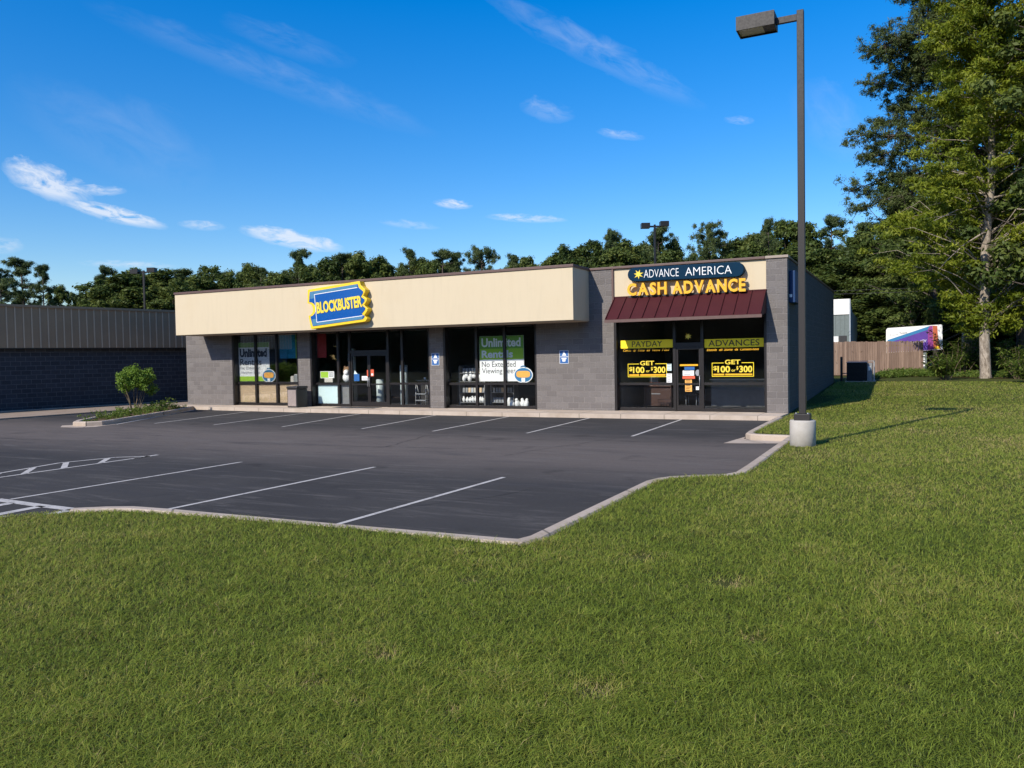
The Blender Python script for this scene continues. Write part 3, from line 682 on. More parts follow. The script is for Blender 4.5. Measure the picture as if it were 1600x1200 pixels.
# parking signs
def ada(x, label):
    r = empty('parking_sign', (x, 0, 2.13), label, 'sign', 'blue parking signs on the block wall')
    MB().prism([(q[0] * 1, q[1]) for q in [(-.17, -.25), (.17, -.25), (.18, -.24), (.18, .24), (.17, .25), (-.17, .25), (-.18, .24), (-.18, -.24)]], -.02, -.003).build('plate', M['white'], r)
    MB().box(-.165, .165, -.024, -.02, .02, .235).build('upper_panel', M['ada_blue'], r)
    MB().box(-.165, .165, -.024, -.02, -.235, .0).build('lower_panel', M['ada_blue'], r)
    mb = MB(); mb.prism([(-.09, .05), (.10, .05), (.07, .10), (.03, .19), (-.01, .21), (-.04, .16), (-.04, .11)], -.028, -.024)
    mb.box(-.10, .10, -.028, -.024, -.08, -.03); mb.prism([(-.06, -.17), (.05, -.17), (.07, -.09), (-.07, -.09)], -.028, -.024); mb.build('symbol', M['white'], r)
ada(-13.58, 'blue and white parking sign on the narrow block pillar beside the entrance')
ada(-7.96, 'blue and white parking sign on the wide block wall under the fascia end')

# ------------------------------------------------------------------ posters and stickers behind and on the glass
PY = .30
def emblem(cx, cz, s, y, parent):
    e = MB(); e.prism([(cx + s * 1.02 * math.cos(2 * PI * i / 24), cz + s * .78 * math.sin(2 * PI * i / 24)) for i in range(24)], y - .008, y)
    o = e.build('emblem', M['white'], parent)
    MB().prism([(cx + s * .93 * math.cos(2 * PI * i / 24), cz + s * .69 * math.sin(2 * PI * i / 24)) for i in range(24)], y - .012, y - .008).build('ring', M['blueprint'], o)
    MB().prism([(cx + s * .74 * (abs(math.cos(t)) ** .6) * (1 if math.cos(t) > 0 else -1), cz + .08 * s + s * .33 * (abs(math.sin(t)) ** .6) * (1 if math.sin(t) > 0 else -1)) for t in [2 * PI * i / 24 for i in range(24)]], y - .016, y - .012).build('centre', M['orange'], o)
    e = MB(); e.box(cx - .2 * s, cx + .2 * s, y - .02, y - .016, cz - .68 * s, cz - .28 * s); e.build('tab', M['white'], o)
    e = MB(); e.tube([(cx + .25 * s * math.cos(t), y - .01, cz + .74 * s + .14 * s * math.sin(t)) for t in [PI * i / 6 for i in range(7)]], .02, 6); e.build('loop', M['blueprint'], o)
p1 = empty('window_poster', (0, 0, 0), 'white Unlimited Rentals poster with dark lettering and lime bands behind the left window', 'poster')
MB().box(-24.56, -22.68, PY, PY + .012, 1.25, 3.05).build('sheet', M['white'], p1)
MB().box(-24.55, -22.69, PY - .004, PY, 2.82, 3.045).build('band', M['green_dk'], p1)
MB().box(-24.55, -22.69, PY - .004, PY, 1.255, 1.48).build('band', M['green'], p1)
mb = MB(); add_text(mb, 'Unlimited', -24.48, -22.82, 2.37, 2.77, PY, .004, .05); mb.build('lettering', M['ink'], p1)
mb = MB(); add_text(mb, 'Rentals', -24.47, -23.16, 1.99, 2.30, PY, .004, .012); mb.build('lettering', M['ink_grey'], p1)
mb = MB(); add_text(mb, 'No Extended', -24.46, -23.25, 1.80, 1.94, PY, .004, .02); mb.build('lettering', M['ink_soft'], p1); mb = MB(); add_text(mb, 'Viewing Fees', -24.46, -23.25, 1.57, 1.71, PY, .004, .02); mb.build('lettering', M['ink_soft'], p1)
emblem(-22.72, 1.50, .40, .288, p1)
p2 = empty('window_poster', (0, 0, 0), 'green and white Unlimited Rentals poster with white lettering behind the middle window', 'poster')
MB().box(-11.72, -9.77, PY, PY + .012, 1.22, 3.0).build('sheet', M['white'], p2)
MB().box(-11.71, -9.78, PY - .004, PY, 2.50, 2.995).build('band', M['green_dk'], p2)
MB().box(-11.71, -9.78, PY - .004, PY, 2.08, 2.50).build('band', M['green'], p2)
mb = MB(); add_text(mb, 'Unlimited', -11.62, -9.9, 2.57, 2.92, PY - .004, .004, .03); mb.build('lettering', M['white'], p2); mb = MB(); add_text(mb, 'Rentals', -11.62, -10.24, 2.14, 2.44, PY - .004, .004, .03); mb.build('lettering', M['white'], p2)
mb = MB(); add_text(mb, 'No Extended', -11.62, -10.13, 1.78, 2.0, PY, .004, .0); mb.build('lettering', M['ink_grey'], p2); mb = MB(); add_text(mb, 'Viewing Fees', -11.62, -10.13, 1.46, 1.74, PY, .004, .0); mb.build('lettering', M['ink_grey'], p2)
emblem(-9.80, 1.46, .40, .288, p2)
def poster(name, x0, x1, z0, z1, m_, label, cat='poster', y=PY):
    o = empty(name, ((x0 + x1) / 2, y, z0), label, cat)
    MB().box(-(x1 - x0) / 2, (x1 - x0) / 2, 0, .01, 0, z1 - z0).build('sheet', m_, o); return o
o = poster('window_banner', -22.05, -21.0, 2.28, 3.34, M['teal'], 'teal blue cloth banner with green edge at the top of the left window', 'banner')
MB().box(.40, .525, -.006, 0, 0, 1.06).build('edge_band', M['green_dk'], o)
poster('window_banner', -19.88, -19.38, 2.28, 3.34, M['red'], 'dark red cloth banner hanging left of the entrance', 'banner')
o = poster('notice_card', -19.72, -18.96, 1.38, 1.68, M['white'], 'white and lime notice card in the window left of the entrance', 'notice', .27)
MB().box(-.36, .06, -.004, 0, .02, .28).build('lime_patch', M['green'], o)
mb = MB(); [mb.box(.10, .34, -.004, 0, .06 + .055 * k, .085 + .055 * k) for k in range(4)]; mb.build('text_lines', M['ink_soft'], o)
o = poster('notice_card', -19.5, -19.05, 1.17 + .03, 1.55 - .17 + .0, M['beige_box'], 'small grey notice taped under the lime card left of entrance', 'notice', .27)
poster('display_board', -19.9, -18.78, .27, 1.08, M['paleblue'], 'pale blue board filling the low pane left of the entrance', 'board', .31)
o = poster('door_sticker', -17.45, -17.14, 1.28, 1.46, M['white'], 'white hours card on the left entrance door', 'sticker', .235)
mb = MB(); [mb.box(-.12, .12, -.003, 0, .03 + .04 * k, .045 + .04 * k) for k in range(3)]; mb.build('text_lines', M['ink_soft'], o)
o = poster('door_sticker', -17.86, -17.58, 1.25, 1.55, M['ada_blue'], 'blue sticker on the left entrance door', 'sticker', .236)
MB().prism([(-.14, .30), (-.10, .46), (.05, .302)], -.002, .006).build('corner', M['paleblue'], o)
o = poster('door_sticker', -17.16, -17.10, 1.45, 1.72, M['redor'], 'narrow orange red sticker on the left entrance door edge', 'sticker', .215)
o = poster('door_sticker', -16.98, -16.82, 1.45, 1.74, M['redor'], 'wider orange red sticker on the right entrance door', 'sticker', .236)
MB().box(-.05, .05, -.003, 0, .03, .12).build('text_block', M['white'], o)

# payday windows
GY = .245
def vinyl(name, x0, x1, z0, z1, label):
    o = empty(name, ((x0 + x1) / 2, GY, z0), label, 'window sign'); return o, (x1 - x0) / 2
def small_script(mb, txt, a, b, z0, z1): add_text(mb, txt, a, b, z0, z1, 0, .003, .01, slant=.25)
for txt, x0, x1, z0, z1, tx, lab, scr in (('PAYDAY', -5.83, -3.90, 2.40, 2.69, (.22, .80), 'yellow PAYDAY band across the pane left of the loan shop door', 'Cumlo dr Fimo as Vammo Fdsd'),
                                     ('ADVANCES', -2.79, -.80, 2.36, 2.66, (.07, .93), 'yellow ADVANCES band across the pane right of the loan shop door', 'Etoods dl Stoms ds Comlom-hovs')):
    o, h = vinyl('window_band', x0, x1, z0, z1, lab); hz = z1 - z0
    MB().box(-h, h, -.004, 0, 0, hz).build('sheet', M['window_yellow'], o)
    mb = MB(); add_text(mb, txt, -h + 2 * h * tx[0], -h + 2 * h * tx[1], .05, hz - .04, -.004, .003, .004); mb.build('lettering', M['brown_ink'], o)
    ws = scr.split(); tot = sum(len(q) for q in ws) + len(ws) - 1; xx = -h + .08; un = (2 * h - .22) / tot
    for q in ws:
        mb = MB(); small_script(mb, q, xx, xx + un * len(q) * .95, -.11, -.025); mb.build('small_lettering', M['gold'], o); xx += un * (len(q) + 1)
for x0, x1, z0, z1, lab in ((-5.57, -4.13, 1.36, 1.84, 'yellow GET $100 or $300 lettering in a frame, left pane'), (-2.54, -1.13, 1.36, 1.84, 'yellow GET $100 or $300 lettering in a frame, right pane')):
    o, h = vinyl('window_lettering', x0, x1, z0, z1, lab); hz = z1 - z0; w = .018
    mb = MB(); mb.box(-h, h, -.003, 0, 0, w); mb.box(-h, -h + w, -.003, 0, w, hz - w); mb.box(h - w, h, -.003, 0, w, hz - w)
    mb.box(-h, -.30, -.003, 0, hz - w, hz); mb.box(.30, h, -.003, 0, hz - w, hz); mb.build('frame_line', M['window_yellow'], o)
    mb = MB(); add_text(mb, 'GET', -.26, .26, hz - .06, hz + .10, 0, .003, .02); mb.build('lettering', M['letter_yellow'], o)
    mb = MB(); add_text(mb, '$', -h + .05, -h + .17, .20, .37, 0, .003, .02); add_text(mb, '100', -h + .19, -h + .62, .14, .37, 0, .003, .03); mb.build('lettering', M['letter_yellow'], o); mb = MB()
    add_text(mb, 'or', -.04, .10, .17, .24, 0, .003, .01); mb.build('lettering', M['letter_yellow'], o); mb = MB(); add_text(mb, '$', h - .58, h - .51, .22, .36, 0, .003, .02); add_text(mb, '300', h - .48, h - .05, .14, .37, 0, .003, .03)
    mb.build('lettering', M['letter_yellow'], o)
    mb = MB(); mb.box(-h + .05, -h + .42, -.003, 0, .045, .10); mb.box(-h + .46, h - .05, -.003, 0, .045, .10); mb.build('text_bar', M['gold'], o)
o = empty('star_sticker', (-3.36, GY, 2.78), 'pale yellow star sticker on the pane above the loan shop door', 'sticker')
MB().prism(star(0, 0, .13), -.004, 0).build('star', M['letter_yellow'], o)
for x0, x1, z0, z1, m_, lab in ((-3.66, -3.02, 1.74, 1.80, 'gold', 'gold strip sticker highest on the loan shop door'), (-3.5, -3.14, 1.60, 1.71, 'ada_blue', 'blue oval style sticker on the loan shop door'),
                                (-3.56, -3.16, 1.40, 1.58, 'white', 'white square notice on the loan shop door'), (-3.57, -3.13, 1.29, 1.385, 'redor', 'red strip sticker under the white door notice'),
                                (-3.48, -3.24, .84, 1.26, 'orange', 'tall orange notice on the loan shop door'), (-3.10, -2.99, .90, 1.02, 'white', 'small white card low on the loan shop door'),
                                (-4.12, -3.96, 1.58, 1.82, 'paleblue', 'pale blue card beside the left loan window frame'), (-4.14, -3.95, 1.16, 1.48, 'white', 'white and blue card low beside the left loan window')):
    o = poster('door_sticker', x0, x1, z0, z1, M[m_], lab, 'sticker', .236)
    if m_ in ('white', 'orange', 'paleblue') and z1 - z0 > .15:
        mb = MB(); k = int((z1 - z0) / .06); hw_ = (x1 - x0) * .38
        for q in range(k): mb.box(-hw_, hw_ * random.uniform(.4, 1), -.003, 0, .03 + q * .06, .05 + q * .06)
        mb.build('text_lines', M['brown_ink'] if m_ == 'orange' else M['ink_soft'], o)
o = empty('door_sticker', (-3.03, .236, 1.5), 'round grey sticker at the edge of the loan shop door', 'sticker')
MB().prism([(.085 * math.cos(2 * PI * i / 16), .11 * math.sin(2 * PI * i / 16)) for i in range(16)], -.004, 0).build('disc', M['steel'], o)

# ------------------------------------------------------------------ things inside the shops
ct = empty('counter', (-22.6, .9, .15), 'tan counter top running behind the left window', 'counter')
MB().box(-1.95, 1.75, -.5, .4, .98, 1.03).build('top', M['tan'], ct, .01); MB().box(-1.9, 1.7, -.1, .3, 0, .978).build('base', M['tan'], ct)
for i, (x, w, h, mt, lab) in enumerate(((-21.55, .18, .28, 'beige_box', 'squat beige box on the counter, left of three'), (-21.33, .22, .36, 'steel', 'tall grey box on the counter, middle of three'), (-21.08, .18, .30, 'white', 'white box on the counter, right of three'))):
    o = empty('box', (x, .62, 1.18), lab, 'box'); MB().box(-w / 2, w / 2, -.12, .12, 0, h).build('carton', M[mt], o, .01); MB().box(-w / 2 + .02, w / 2 - .02, -.1, .1, h, h + .02).build('lid', M['beige_box'], o)
for x, y, h, lab in ((-18.35, .75, 2.5, 'tall pale security pedestal behind the narrow pane left of the doors'), (-17.2, 1.2, 1.15, 'short pale security pedestal behind the left entrance door'), (-15.75, .9, 1.75, 'pale security pedestal behind the narrow pane right of the doors')):
    o = empty('security_pedestal', (x, y, .15), lab, 'pedestal', 'security pedestals inside the entrance')
    mb = MB(); mb.tube([(0, 0, .06), (0, 0, h)], .17, 14); mb.build('column', M['pale'], o); MB().tube([(0, 0, 0), (0, 0, .06)], .22, 14).build('base', M['steel'], o)
pt = empty('plush_toy', (-18.4, .5, 1.18), 'brown and white plush toy on a ledge left of the entrance doors', 'toy')
mb = MB(); mb.sphere((0, 0, .48), .22, sq=(1, .8, 1)); mb.sphere((-.15, 0, .66), .07); mb.sphere((.13, 0, .66), .07); mb.build('head', M['plush_brown'], pt)
mb = MB(); mb.sphere((.02, -.06, .22), .22, sq=(1, .8, 1)); mb.sphere((.06, -.16, .44), .13); mb.build('body', M['white'], pt)
o = empty('ledge', (-18.4, .5, .15), 'grey display ledge carrying the plush toy', 'ledge'); MB().box(-.27, .27, -.16, .3, 0, 1.03).build('plinth', M['hvac'], o); MB().box(-.28, .28, -.17, .3, 1.0, 1.03).build('top', M['hvac'], o)
st = empty('step_stool', (-14.75, .75, .15), 'grey tubular step stool behind the glass right of the entrance', 'stool')
mb = MB()
for sx in (-.25, .25): mb.tube([(sx, -.12, 0), (sx, -.06, 1.0)], .018, 6); mb.tube([(sx, .32, 0), (sx, 0, .95)], .018, 6)
mb.build('frame', M['steel'], st)
for z in (.25, .52): MB().box(-.25, .25, -.14, .12, z, z + .035).build('tread', M['steel'], st)
dc = empty('back_counter', (-14.7, 1.9, .15), 'dark counter carrying the red topped dispenser', 'counter')
MB().box(-.85, .75, -.3, .4, 0, 1.05).build('base', M['bin_dark'], dc); MB().box(-.9, .8, -.35, .45, 1.05, 1.10).build('top', M['hvac'], dc)
dp = empty('dispenser', (-14.85, 1.85, 1.25), 'small dispenser with red top and tan body on the dark counter', 'dispenser')
MB().box(-.16, .16, -.14, .14, 0, .45).build('body', M['tan'], dp, .02); MB().box(-.18, .18, -.16, .16, .45, .56).build('top', M['redor'], dp, .02)
o = empty('ball', (-14.15, 1.75, 1.25), 'dark round ball on the counter beside the dispenser', 'ball'); MB().sphere((0, 0, .2), .2).build('sphere', M['black'], o)
o = empty('cup', (-15.2, 1.7, 1.25), 'small white cup on the dark counter', 'cup'); MB().tube([(0, 0, 0), (0, 0, .1)], [.04, .055], 10).build('body', M['white'], o)
# display shelves with small pale goods
def shelf_unit(x0, x1, y, lab, tiers):
    s = empty('display_shelf', ((x0 + x1) / 2, y, .15), lab, 'shelf', 'display shelves behind the middle window'); h = (x1 - x0) / 2
    mb = MB(); mb.box(-h, -h + .03, -.2, .25, 0, 1.7); mb.box(h - .03, h, -.2, .25, 0, 1.7); mb.build('upright', M['hvac'], s)
    for z in tiers: MB().box(-h + .03, h - .03, -.2, .25, z - .02, z).build('tier', M['hvac'], s)
    MB().box(-h + .03, h - .03, .255, .27, 0, 1.7).build('back_panel', M['bin_dark'], s)
    return s
shelf_unit(-12.95, -11.75, .95, 'dark display shelf in the left bay of the middle window', (.2, .6, 1.05, 1.4))
shelf_unit(-11.6, -10.55, 1.15, 'dark display shelf behind the green and white poster', (.2, .6, 1.05, 1.4))
bag = MB(); bag.sphere((0, 0, .10), .085, 8, 6, (1, .8, 1.25)); bag.sphere((.01, 0, .2), .045, 8, 5)
bag0 = None
case_m = MB().box(-.05, .05, -.01, .01, 0, .19).build('film_case', M['ink_soft']); case0 = case_m
bag0 = bag.build('wrapped_item', M['white'])
nb_ = nc_ = 0
def put_bag(x, y, z, s=1.0):
    global nb_
    o = bag0 if nb_ == 0 else bag0.copy()
    if nb_: COL.objects.link(o)
    nb_ += 1; o.location = (x, y, z); o.scale = (s, s, s * random.uniform(.85, 1.2)); o.rotation_euler = (0, random.uniform(-.25, .25), random.uniform(0, 6))
    tag(o, 'white wrapped item displayed low behind the middle window', 'goods', 'white wrapped goods on the display shelves')
cmats = [M['ink_soft'], M['pale'], M['tan'], M['steel'], M['beige_box']]
def put_case(x, y, z):
    global nc_
    o = case0 if nc_ == 0 else case0.copy()
    if nc_: COL.objects.link(o)
    if nc_: o.data = case0.data if random.random() < .5 else alt[nc_ % len(alt)].data
    nc_ += 1; o.location = (x, y, z); o.rotation_euler = (random.uniform(-.15, .05), 0, random.uniform(-.2, .2))
    tag(o, 'slim pale film case standing on a display shelf behind the middle window', 'case', 'film cases on the display shelves')
class _D: pass
alt = []
for mm in cmats[1:]:
    d_ = case0.data.copy(); d_.materials[0] = mm; q = _D(); q.data = d_; alt.append(q)
for x in np.arange(-12.75, -11.9, .12): put_bag(x + random.uniform(-.03, .03), .85, 1.2 + random.choice((0, .12)), 1.1)
for x in np.arange(-12.8, -11.85, .14): put_case(x, .9, 1.55)
for x in np.arange(-12.8, -11.85, .13): put_case(x, .88, .75)
for x in np.arange(-12.8, -11.85, .15): put_bag(x, .88, .35, .95)
for z in (.35, .75, 1.2):
    for x in np.arange(-11.5, -10.65, .13): put_case(x, 1.05, z)
for x in (-10.65, -10.5, -10.2, -9.98, -9.85): put_bag(x, .62, .16, 1.5)
# loan shop
dk = empty('desk', (-5.0, 2.4, .15), 'dark wooden desk inside the loan shop', 'desk')
MB().box(-.55, .55, -.4, .4, .78, .84).build('top', M['darkwood'], dk, .01)
MB().box(-.5, .5, -.32, -.28, .05, .775).build('front_panel', M['darkwood'], dk)
for sx in (-1, 1): MB().box(sx * .5 - .03, sx * .5 + .03, -.35, .36, 0, .777).build('leg', M['darkwood'], dk)
MB().box(-.25, .1, -.335, -.322, .5, .53).build('nameplate', M['steel'], dk)
o = empty('tray', (-5.15, 2.2, .99), 'orange tray on the loan shop desk', 'tray'); MB().box(-.2, .2, -.12, .12, 0, .12).build('body', M['redor'], o, .01); MB().box(-.17, .17, -.1, .1, .12, .34).build('papers', M['hvac'], o)
cn = empty('service_counter', (-1.9, 3.4, .15), 'long grey service counter at the back right of the loan shop', 'counter')
MB().box(-1.3, 1.3, -.3, .4, 0, 1.0).build('base', M['hvac'], cn); MB().box(-1.35, 1.35, -.36, .45, 1.0, 1.05).build('top', M['beige_box'], cn)
ch = empty('office_chair', (-3.9, 3.0, .15), 'dark chair standing beside the loan shop desk', 'chair')
MB().box(-.24, .24, -.24, .24, .42, .5).build('seat', M['bin_dark'], ch, .03); MB().box(-.23, .23, .2, .27, .55, 1.0).build('backrest', M['bin_dark'], ch, .03)
for sx in (-.2, .2):
    for sy in (-.2, .2): MB().tube([(sx, sy, 0), (sx, sy, .42)], .018, 6).build('leg', M['steel'], ch)

# litter bin on the walk
lb_ = empty('litter_bin', (-20.28, -.62, .15), 'square litter bin with pebble panels and dark lid on the walk', 'bin')
lb_.rotation_euler = (0, 0, math.radians(-6))
MB().box(-.30, .30, -.30, .30, .0, .80).build('body', M['bin_dark'], lb_, .02)
MB().box(-.25, .25, -.312, -.301, .06, .76).build('pebble_panel', M['bin_stone'], lb_)
MB().box(-.33, .33, -.33, .33, .802, .92).build('lid', M['bin_dark'], lb_, .04)

# ------------------------------------------------------------------ neighbouring metal-topped building
NA = Vector((-36.2, -16.0)); NBp = Vector((-30.9, 11.0)); nd = (NBp - NA).normalized(); nn = Vector((nd.y, -nd.x)); NL = (NBp - NA).length
nb = empty('neighbour_building', (NA.x, NA.y, 0), 'long dark block building with brown ribbed metal upper wall', 'building', rz=math.atan2(nd.y, nd.x))
MB().box(0, NL, 0, 14, 0, 4.6).build('wall', M['cmu_dark'], nb)
MB().box(-.2, NL + .2, -.30, -.003, 3.0, 4.9).build('metal_siding', M['rib'], nb)
mb = MB(); x = -.1
while x < NL + .1: mb.box(x, x + .05, -.335, -.301, 3.0, 4.9); x += .36
mb.build('siding_ribs', M['rib_light'], nb)
MB().box(-.25, NL + .25, -.37, 14.2, 4.902, 5.02).build('roof_trim', M['rib'], nb)
MB().box(-.2, NL + .2, -.29, -.004, 2.96, 2.998).build('soffit', M['bin_dark'], nb)

# ------------------------------------------------------------------ lamp posts
lp_ = empty('lamp_post', (1.52, -9.38, 0), 'tall bronze lamp post on a round concrete base in the lawn', 'lamp post')
MB().tube([(0, 0, -.1), (0, 0, .66), (0, 0, .69)], [.27, .27, .255], 32).build('footing', M['footing'], lp_)
MB().box(-.165, .165, -.165, .165, .69, .83).build('base_cover', M['bronze_pole'], lp_, .01)
MB().box(-.07, .07, -.07, .07, .83, 9.45).build('pole', M['bronze_pole'], lp_, .008)
hr = math.radians(4)
arm = MB().box(-.50, -.07, -.045, .045, 9.25, 9.38).build('arm', M['bronze_pole'], lp_)
hd = MB(); hx0, hx1 = -1.30, -.50; hy0, hy1 = -.27, .27; hb, ht = 9.18, 9.44
hd.box(hx0, hx1, hy0, hy1, ht, ht + .035); hd.box(hx0, hx1, hy0, hy0 + .02, hb, ht); hd.box(hx0, hx1, hy1 - .02, hy1, hb, ht)
hd.box(hx0, hx0 + .02, hy0 + .02, hy1 - .02, hb, ht); hd.box(hx1 - .02, hx1, hy0 + .02, hy1 - .02, hb, ht)
hdo = hd.build('lamp_head', M['bronze_pole'], lp_)
MB().box(hx0 + .02, hx0 + .54, hy0 + .02, hy1 - .02, hb + .04, hb + .055).build('lens', M['beige_box'], hdo)
MB().box(hx0 + .54, hx1 - .02, hy0 + .02, hy1 - .02, hb + .03, hb + .045).build('ballast_cover', M['bin_dark'], hdo)
MB().box(.066, .078, -.04, .04, 1.05, 1.22).build('hand_hole_cover', M['bronze'], lp_)
for bx_ in (-.12, .12): MB().tube([(bx_, -.12, .83), (bx_, -.12, .855)], .02, 6).build('bolt', M['steel'], lp_)

def twin_lamp(x, y, h, lab, s=1.0, rz=YAW):
    r = empty('lamp_post', (x, y, 0), lab, 'lamp post', 'twin headed lamp posts behind the buildings', rz)
    MB().box(-.07 * s, .07 * s, -.07 * s, .07 * s, 0, h - .1).build('pole', M['bronze'], r)
    MB().box(-.38 * s, .38 * s, -.04, .04, h - .3 * s, h - .18 * s).build('arm', M['bronze'], r)
    for sx in (-1, 1):
        a = MB().box(min(sx * .38, sx * 1.0) * s, max(sx * .38, sx * 1.0) * s, -.3 * s, .3 * s, h - (.36 if sx < 0 else .25) * s, h + (.0 if sx < 0 else .11) * s).build('lamp_head', M['bronze'], r)
        MB().box(min(sx * .42, sx * .96) * s, max(sx * .42, sx * .96) * s, -.25 * s, .25 * s, h - (.37 if sx < 0 else .26) * s, h - (.361 if sx < 0 else .251) * s).build('lens', M['beige_box'], a)
twin_lamp(-13.13, 30, 11.75, 'twin headed lamp post rising behind the loan shop roof')
twin_lamp(-61.0, 25, 11.0, 'twin headed lamp post rising behind the brown metal building', 1.15)

# ------------------------------------------------------------------ back corner: condenser, fence, shed, billboard
hv = empty('air_conditioner', (1.1, 18.4, float(lawn_h(1.1, 18.4)) - .02), 'black and grey outdoor air conditioner beside the wooden fence', 'air conditioner')
MB().box(-.55, .9, -.6, .7, 0, .07).build('pad', M['concrete'], hv)
MB().box(-.48, .48, -.5, .45, .07, 1.02).build('cabinet', M['black'], hv, .02)
mb = MB()
for k in range(14): mb.box(-.46, .46, -.515, -.501, .12 + k * .063, .135 + k * .063)
mb.build('grille', M['bin_dark'], hv)
MB().box(-.50, .50, -.52, .47, 1.021, 1.06).build('top_cover', M['hvac'], hv, .01)
MB().box(.5, .74, -.3, .45, .07, 1.0).build('control_box', M['hvac'], hv); MB().box(.56, .66, -.306, -.3, .62, .85).build('label_plate', M['white'], hv)
mb = MB(); mb.bar((.82, -.25, 0), (.82, -.25, 1.1), .04); mb.bar((.82, .4, 0), (.82, .4, 1.1), .04); mb.bar((-.48, .5, 1.1), (.84, .5, 1.1), .03); mb.bar((.82, -.27, 1.11), (.82, .42, 1.11), .03); mb.build('guard_rail', M['steel'], hv)
gm = empty('meter_post', (.28, 19.2, .5), 'dark utility post and low pipe rail between wall and condenser', 'utility post')
MB().box(-.06, .06, -.06, .06, 0, 1.35).build('post', M['bin_dark'], gm); mb = MB(); mb.tube([(.06, 0, .45), (.42, 0, .45)], .025, 6); mb.tube([(.06, 0, .2), (.42, 0, .2)], .02, 6); mb.build('pipe', M['steel'], gm)
FYY = 30.0
fn = empty('wooden_fence', (-3, FYY, 0), 'brown vertical board fence behind the air conditioner', 'fence')
mb = MB(); x = 0
while x < 7.32:
    t_ = 2.80 - .012 * x + random.uniform(-.03, .03); y_ = random.uniform(-.008, .008); mb.box(x, x + .134, y_ - .012, y_ + .012, .3, t_); x += .142
mb.build('boards', M['fence'], fn)
mb = MB(); [mb.box(-.1, 7.35, .025, .075, z, z + .09) for z in (.6, 1.5, 2.4)]; mb.build('rails', M['fence'], fn)
for k in range(4): MB().box(k * 2.4 + .03, k * 2.4 + .13, .078, .178, 0, 2.7).build('post', M['fence'], fn)

sh = empty('white_shed', (-.61, 40, 0), 'white and grey metal building beyond the wooden fence', 'building')
MB().box(-6, 0, 0, 6, 0, 5.0).build('wall', M['shed_grey'], sh)
MB().box(-6, 0, -.08, -.003, 5.0, 6.2).build('upper_panel', M['shed_white'], sh)
mb = MB(); [mb.box(-6 + k * .33, -5.96 + k * .33, -.03, -.002, 3.4, 4.998) for k in range(18)]; mb.build('siding_ribs', M['shed_grey'], sh)
side = MB(); side.raw([(.003, -.08, 0), (.003, 9, 0), (.003, 9, 5.0), (.003, 2.2, 5.25), (.003, -.08, 6.2), (.08, -.08, 0), (.08, 9, 0), (.08, 9, 5.0), (.08, 2.2, 5.25), (.08, -.08, 6.2)],
     [(0, 1, 2, 3, 4), (9, 8, 7, 6, 5), (0, 5, 6, 1), (1, 6, 7, 2), (2, 7, 8, 3), (3, 8, 9, 4), (4, 9, 5, 0)]); side.build('side_wall', M['shed_side'], sh)
MB().box(-5.9, -.01, 0, 8.9, 5.003, 5.05).build('roof', M['roof'], sh)
MB().box(-.75, -.2, -.05, -.004, 0, 3.35).build('door', M['bin_dark'], sh); MB().box(-1.35, -.8, -.06, -.004, 2.75, 3.3).build('vent', M['shed_white'], sh)

bl = empty('billboard', (2.09, 34, .40), 'white billboard with a purple and orange wedge above the fence end', 'billboard'); bl.scale = (.815, .815, .815)
bl_p = [(.0, 2.0), (3.3, 2.0), (4.34, 2.0), (4.28, 3.3), (4.27, 4.16), (4.15, 4.2), (.15, 4.0), (.02, 3.86)]
MB().prism([(0.02, 1.9), (4.30, 2.15), (4.26, 4.17), (4.15, 4.21), (.16, 4.04), (.04, 3.9)], -.06, .06).build('panel', M['shed_white'], bl)
MB().prism([(.15, 2.75), (.15, 3.02), (3.35, 4.12), (3.35, 3.85)], -.066, -.0605).build('blue_stripe', M['blueprint'], bl)
MB().prism([(.15, 2.0), (3.2, 2.1), (3.2, 3.80), (.15, 2.748)], -.066, -.0605).build('purple_field', M['purple'], bl)
MB().prism([(3.2, 2.1), (3.62, 2.15), (3.55, 4.13), (3.352, 4.12), (3.2, 3.84)], -.068, -.0605).build('magenta_field', M['magenta'], bl)
MB().prism([(3.62, 2.15), (4.15, 2.2), (3.95, 3.1), (3.9, 4.1), (3.56, 4.13)], -.070, -.0605).build('orange_field', M['orange_red'], bl)
MB().prism([(3.65, 2.15), (4.1, 2.18), (3.95, 2.42), (3.78, 2.38)], -.073, -.0701).build('yellow_glow_shape', M['yellow'], bl)
def skew(p): return (p[0], p[1], p[2] + p[0] * .10)
mb = MB(); add_text(mb, 'Trmns', .32, .95, 3.32, 3.45, -.0605, .006, .0, skew); mb.build('lettering', M['ink_soft'], bl); mb = MB(); add_text(mb, 'Tmnnt', 1.05, 1.65, 3.36, 3.56, -.0605, .006, .02, skew); mb.build('lettering', M['ink_soft'], bl)
mb = MB(); add_text(mb, 'Comme', 1.85, 2.55, 2.50, 2.68, -.066, .006, .02, skew); mb.build('lettering', M['white'], bl); mb = MB(); add_text(mb, 'ADV', 2.62, 3.1, 2.46, 2.7, -.066, .006, .0, skew); mb.build('lettering', M['white'], bl)
for x in (.5, 3.0): MB().box(x - .1, x + .1, .065, .25, 0, 3.6).build('post', M['bin_dark'], bl)
mb = MB(); mb.box(2.72, 3.12, -.05, .05, .3, 1.9); mb.build('lower_panel', M['shed_grey'], bl)
mb = MB(); [mb.box(2.80 + (k % 2) * .02, 2.98, -.056, -.051, .75 + k * .28, .92 + k * .28) for k in range(4)]; mb.build('lower_marks', M['white'], bl)

wr = empty('power_line', (1.0, 36, 0), 'thin overhead wire crossing in front of the trees', 'wire')
mb = MB()
for z0 in (6.5, 6.25):
    mb.tube([(-3.0 + k * 1.5, 0, z0 + .003 * (k - 6) ** 2) for k in range(13)], .014, 5)
mb.build('cable', M['bin_dark'], wr)

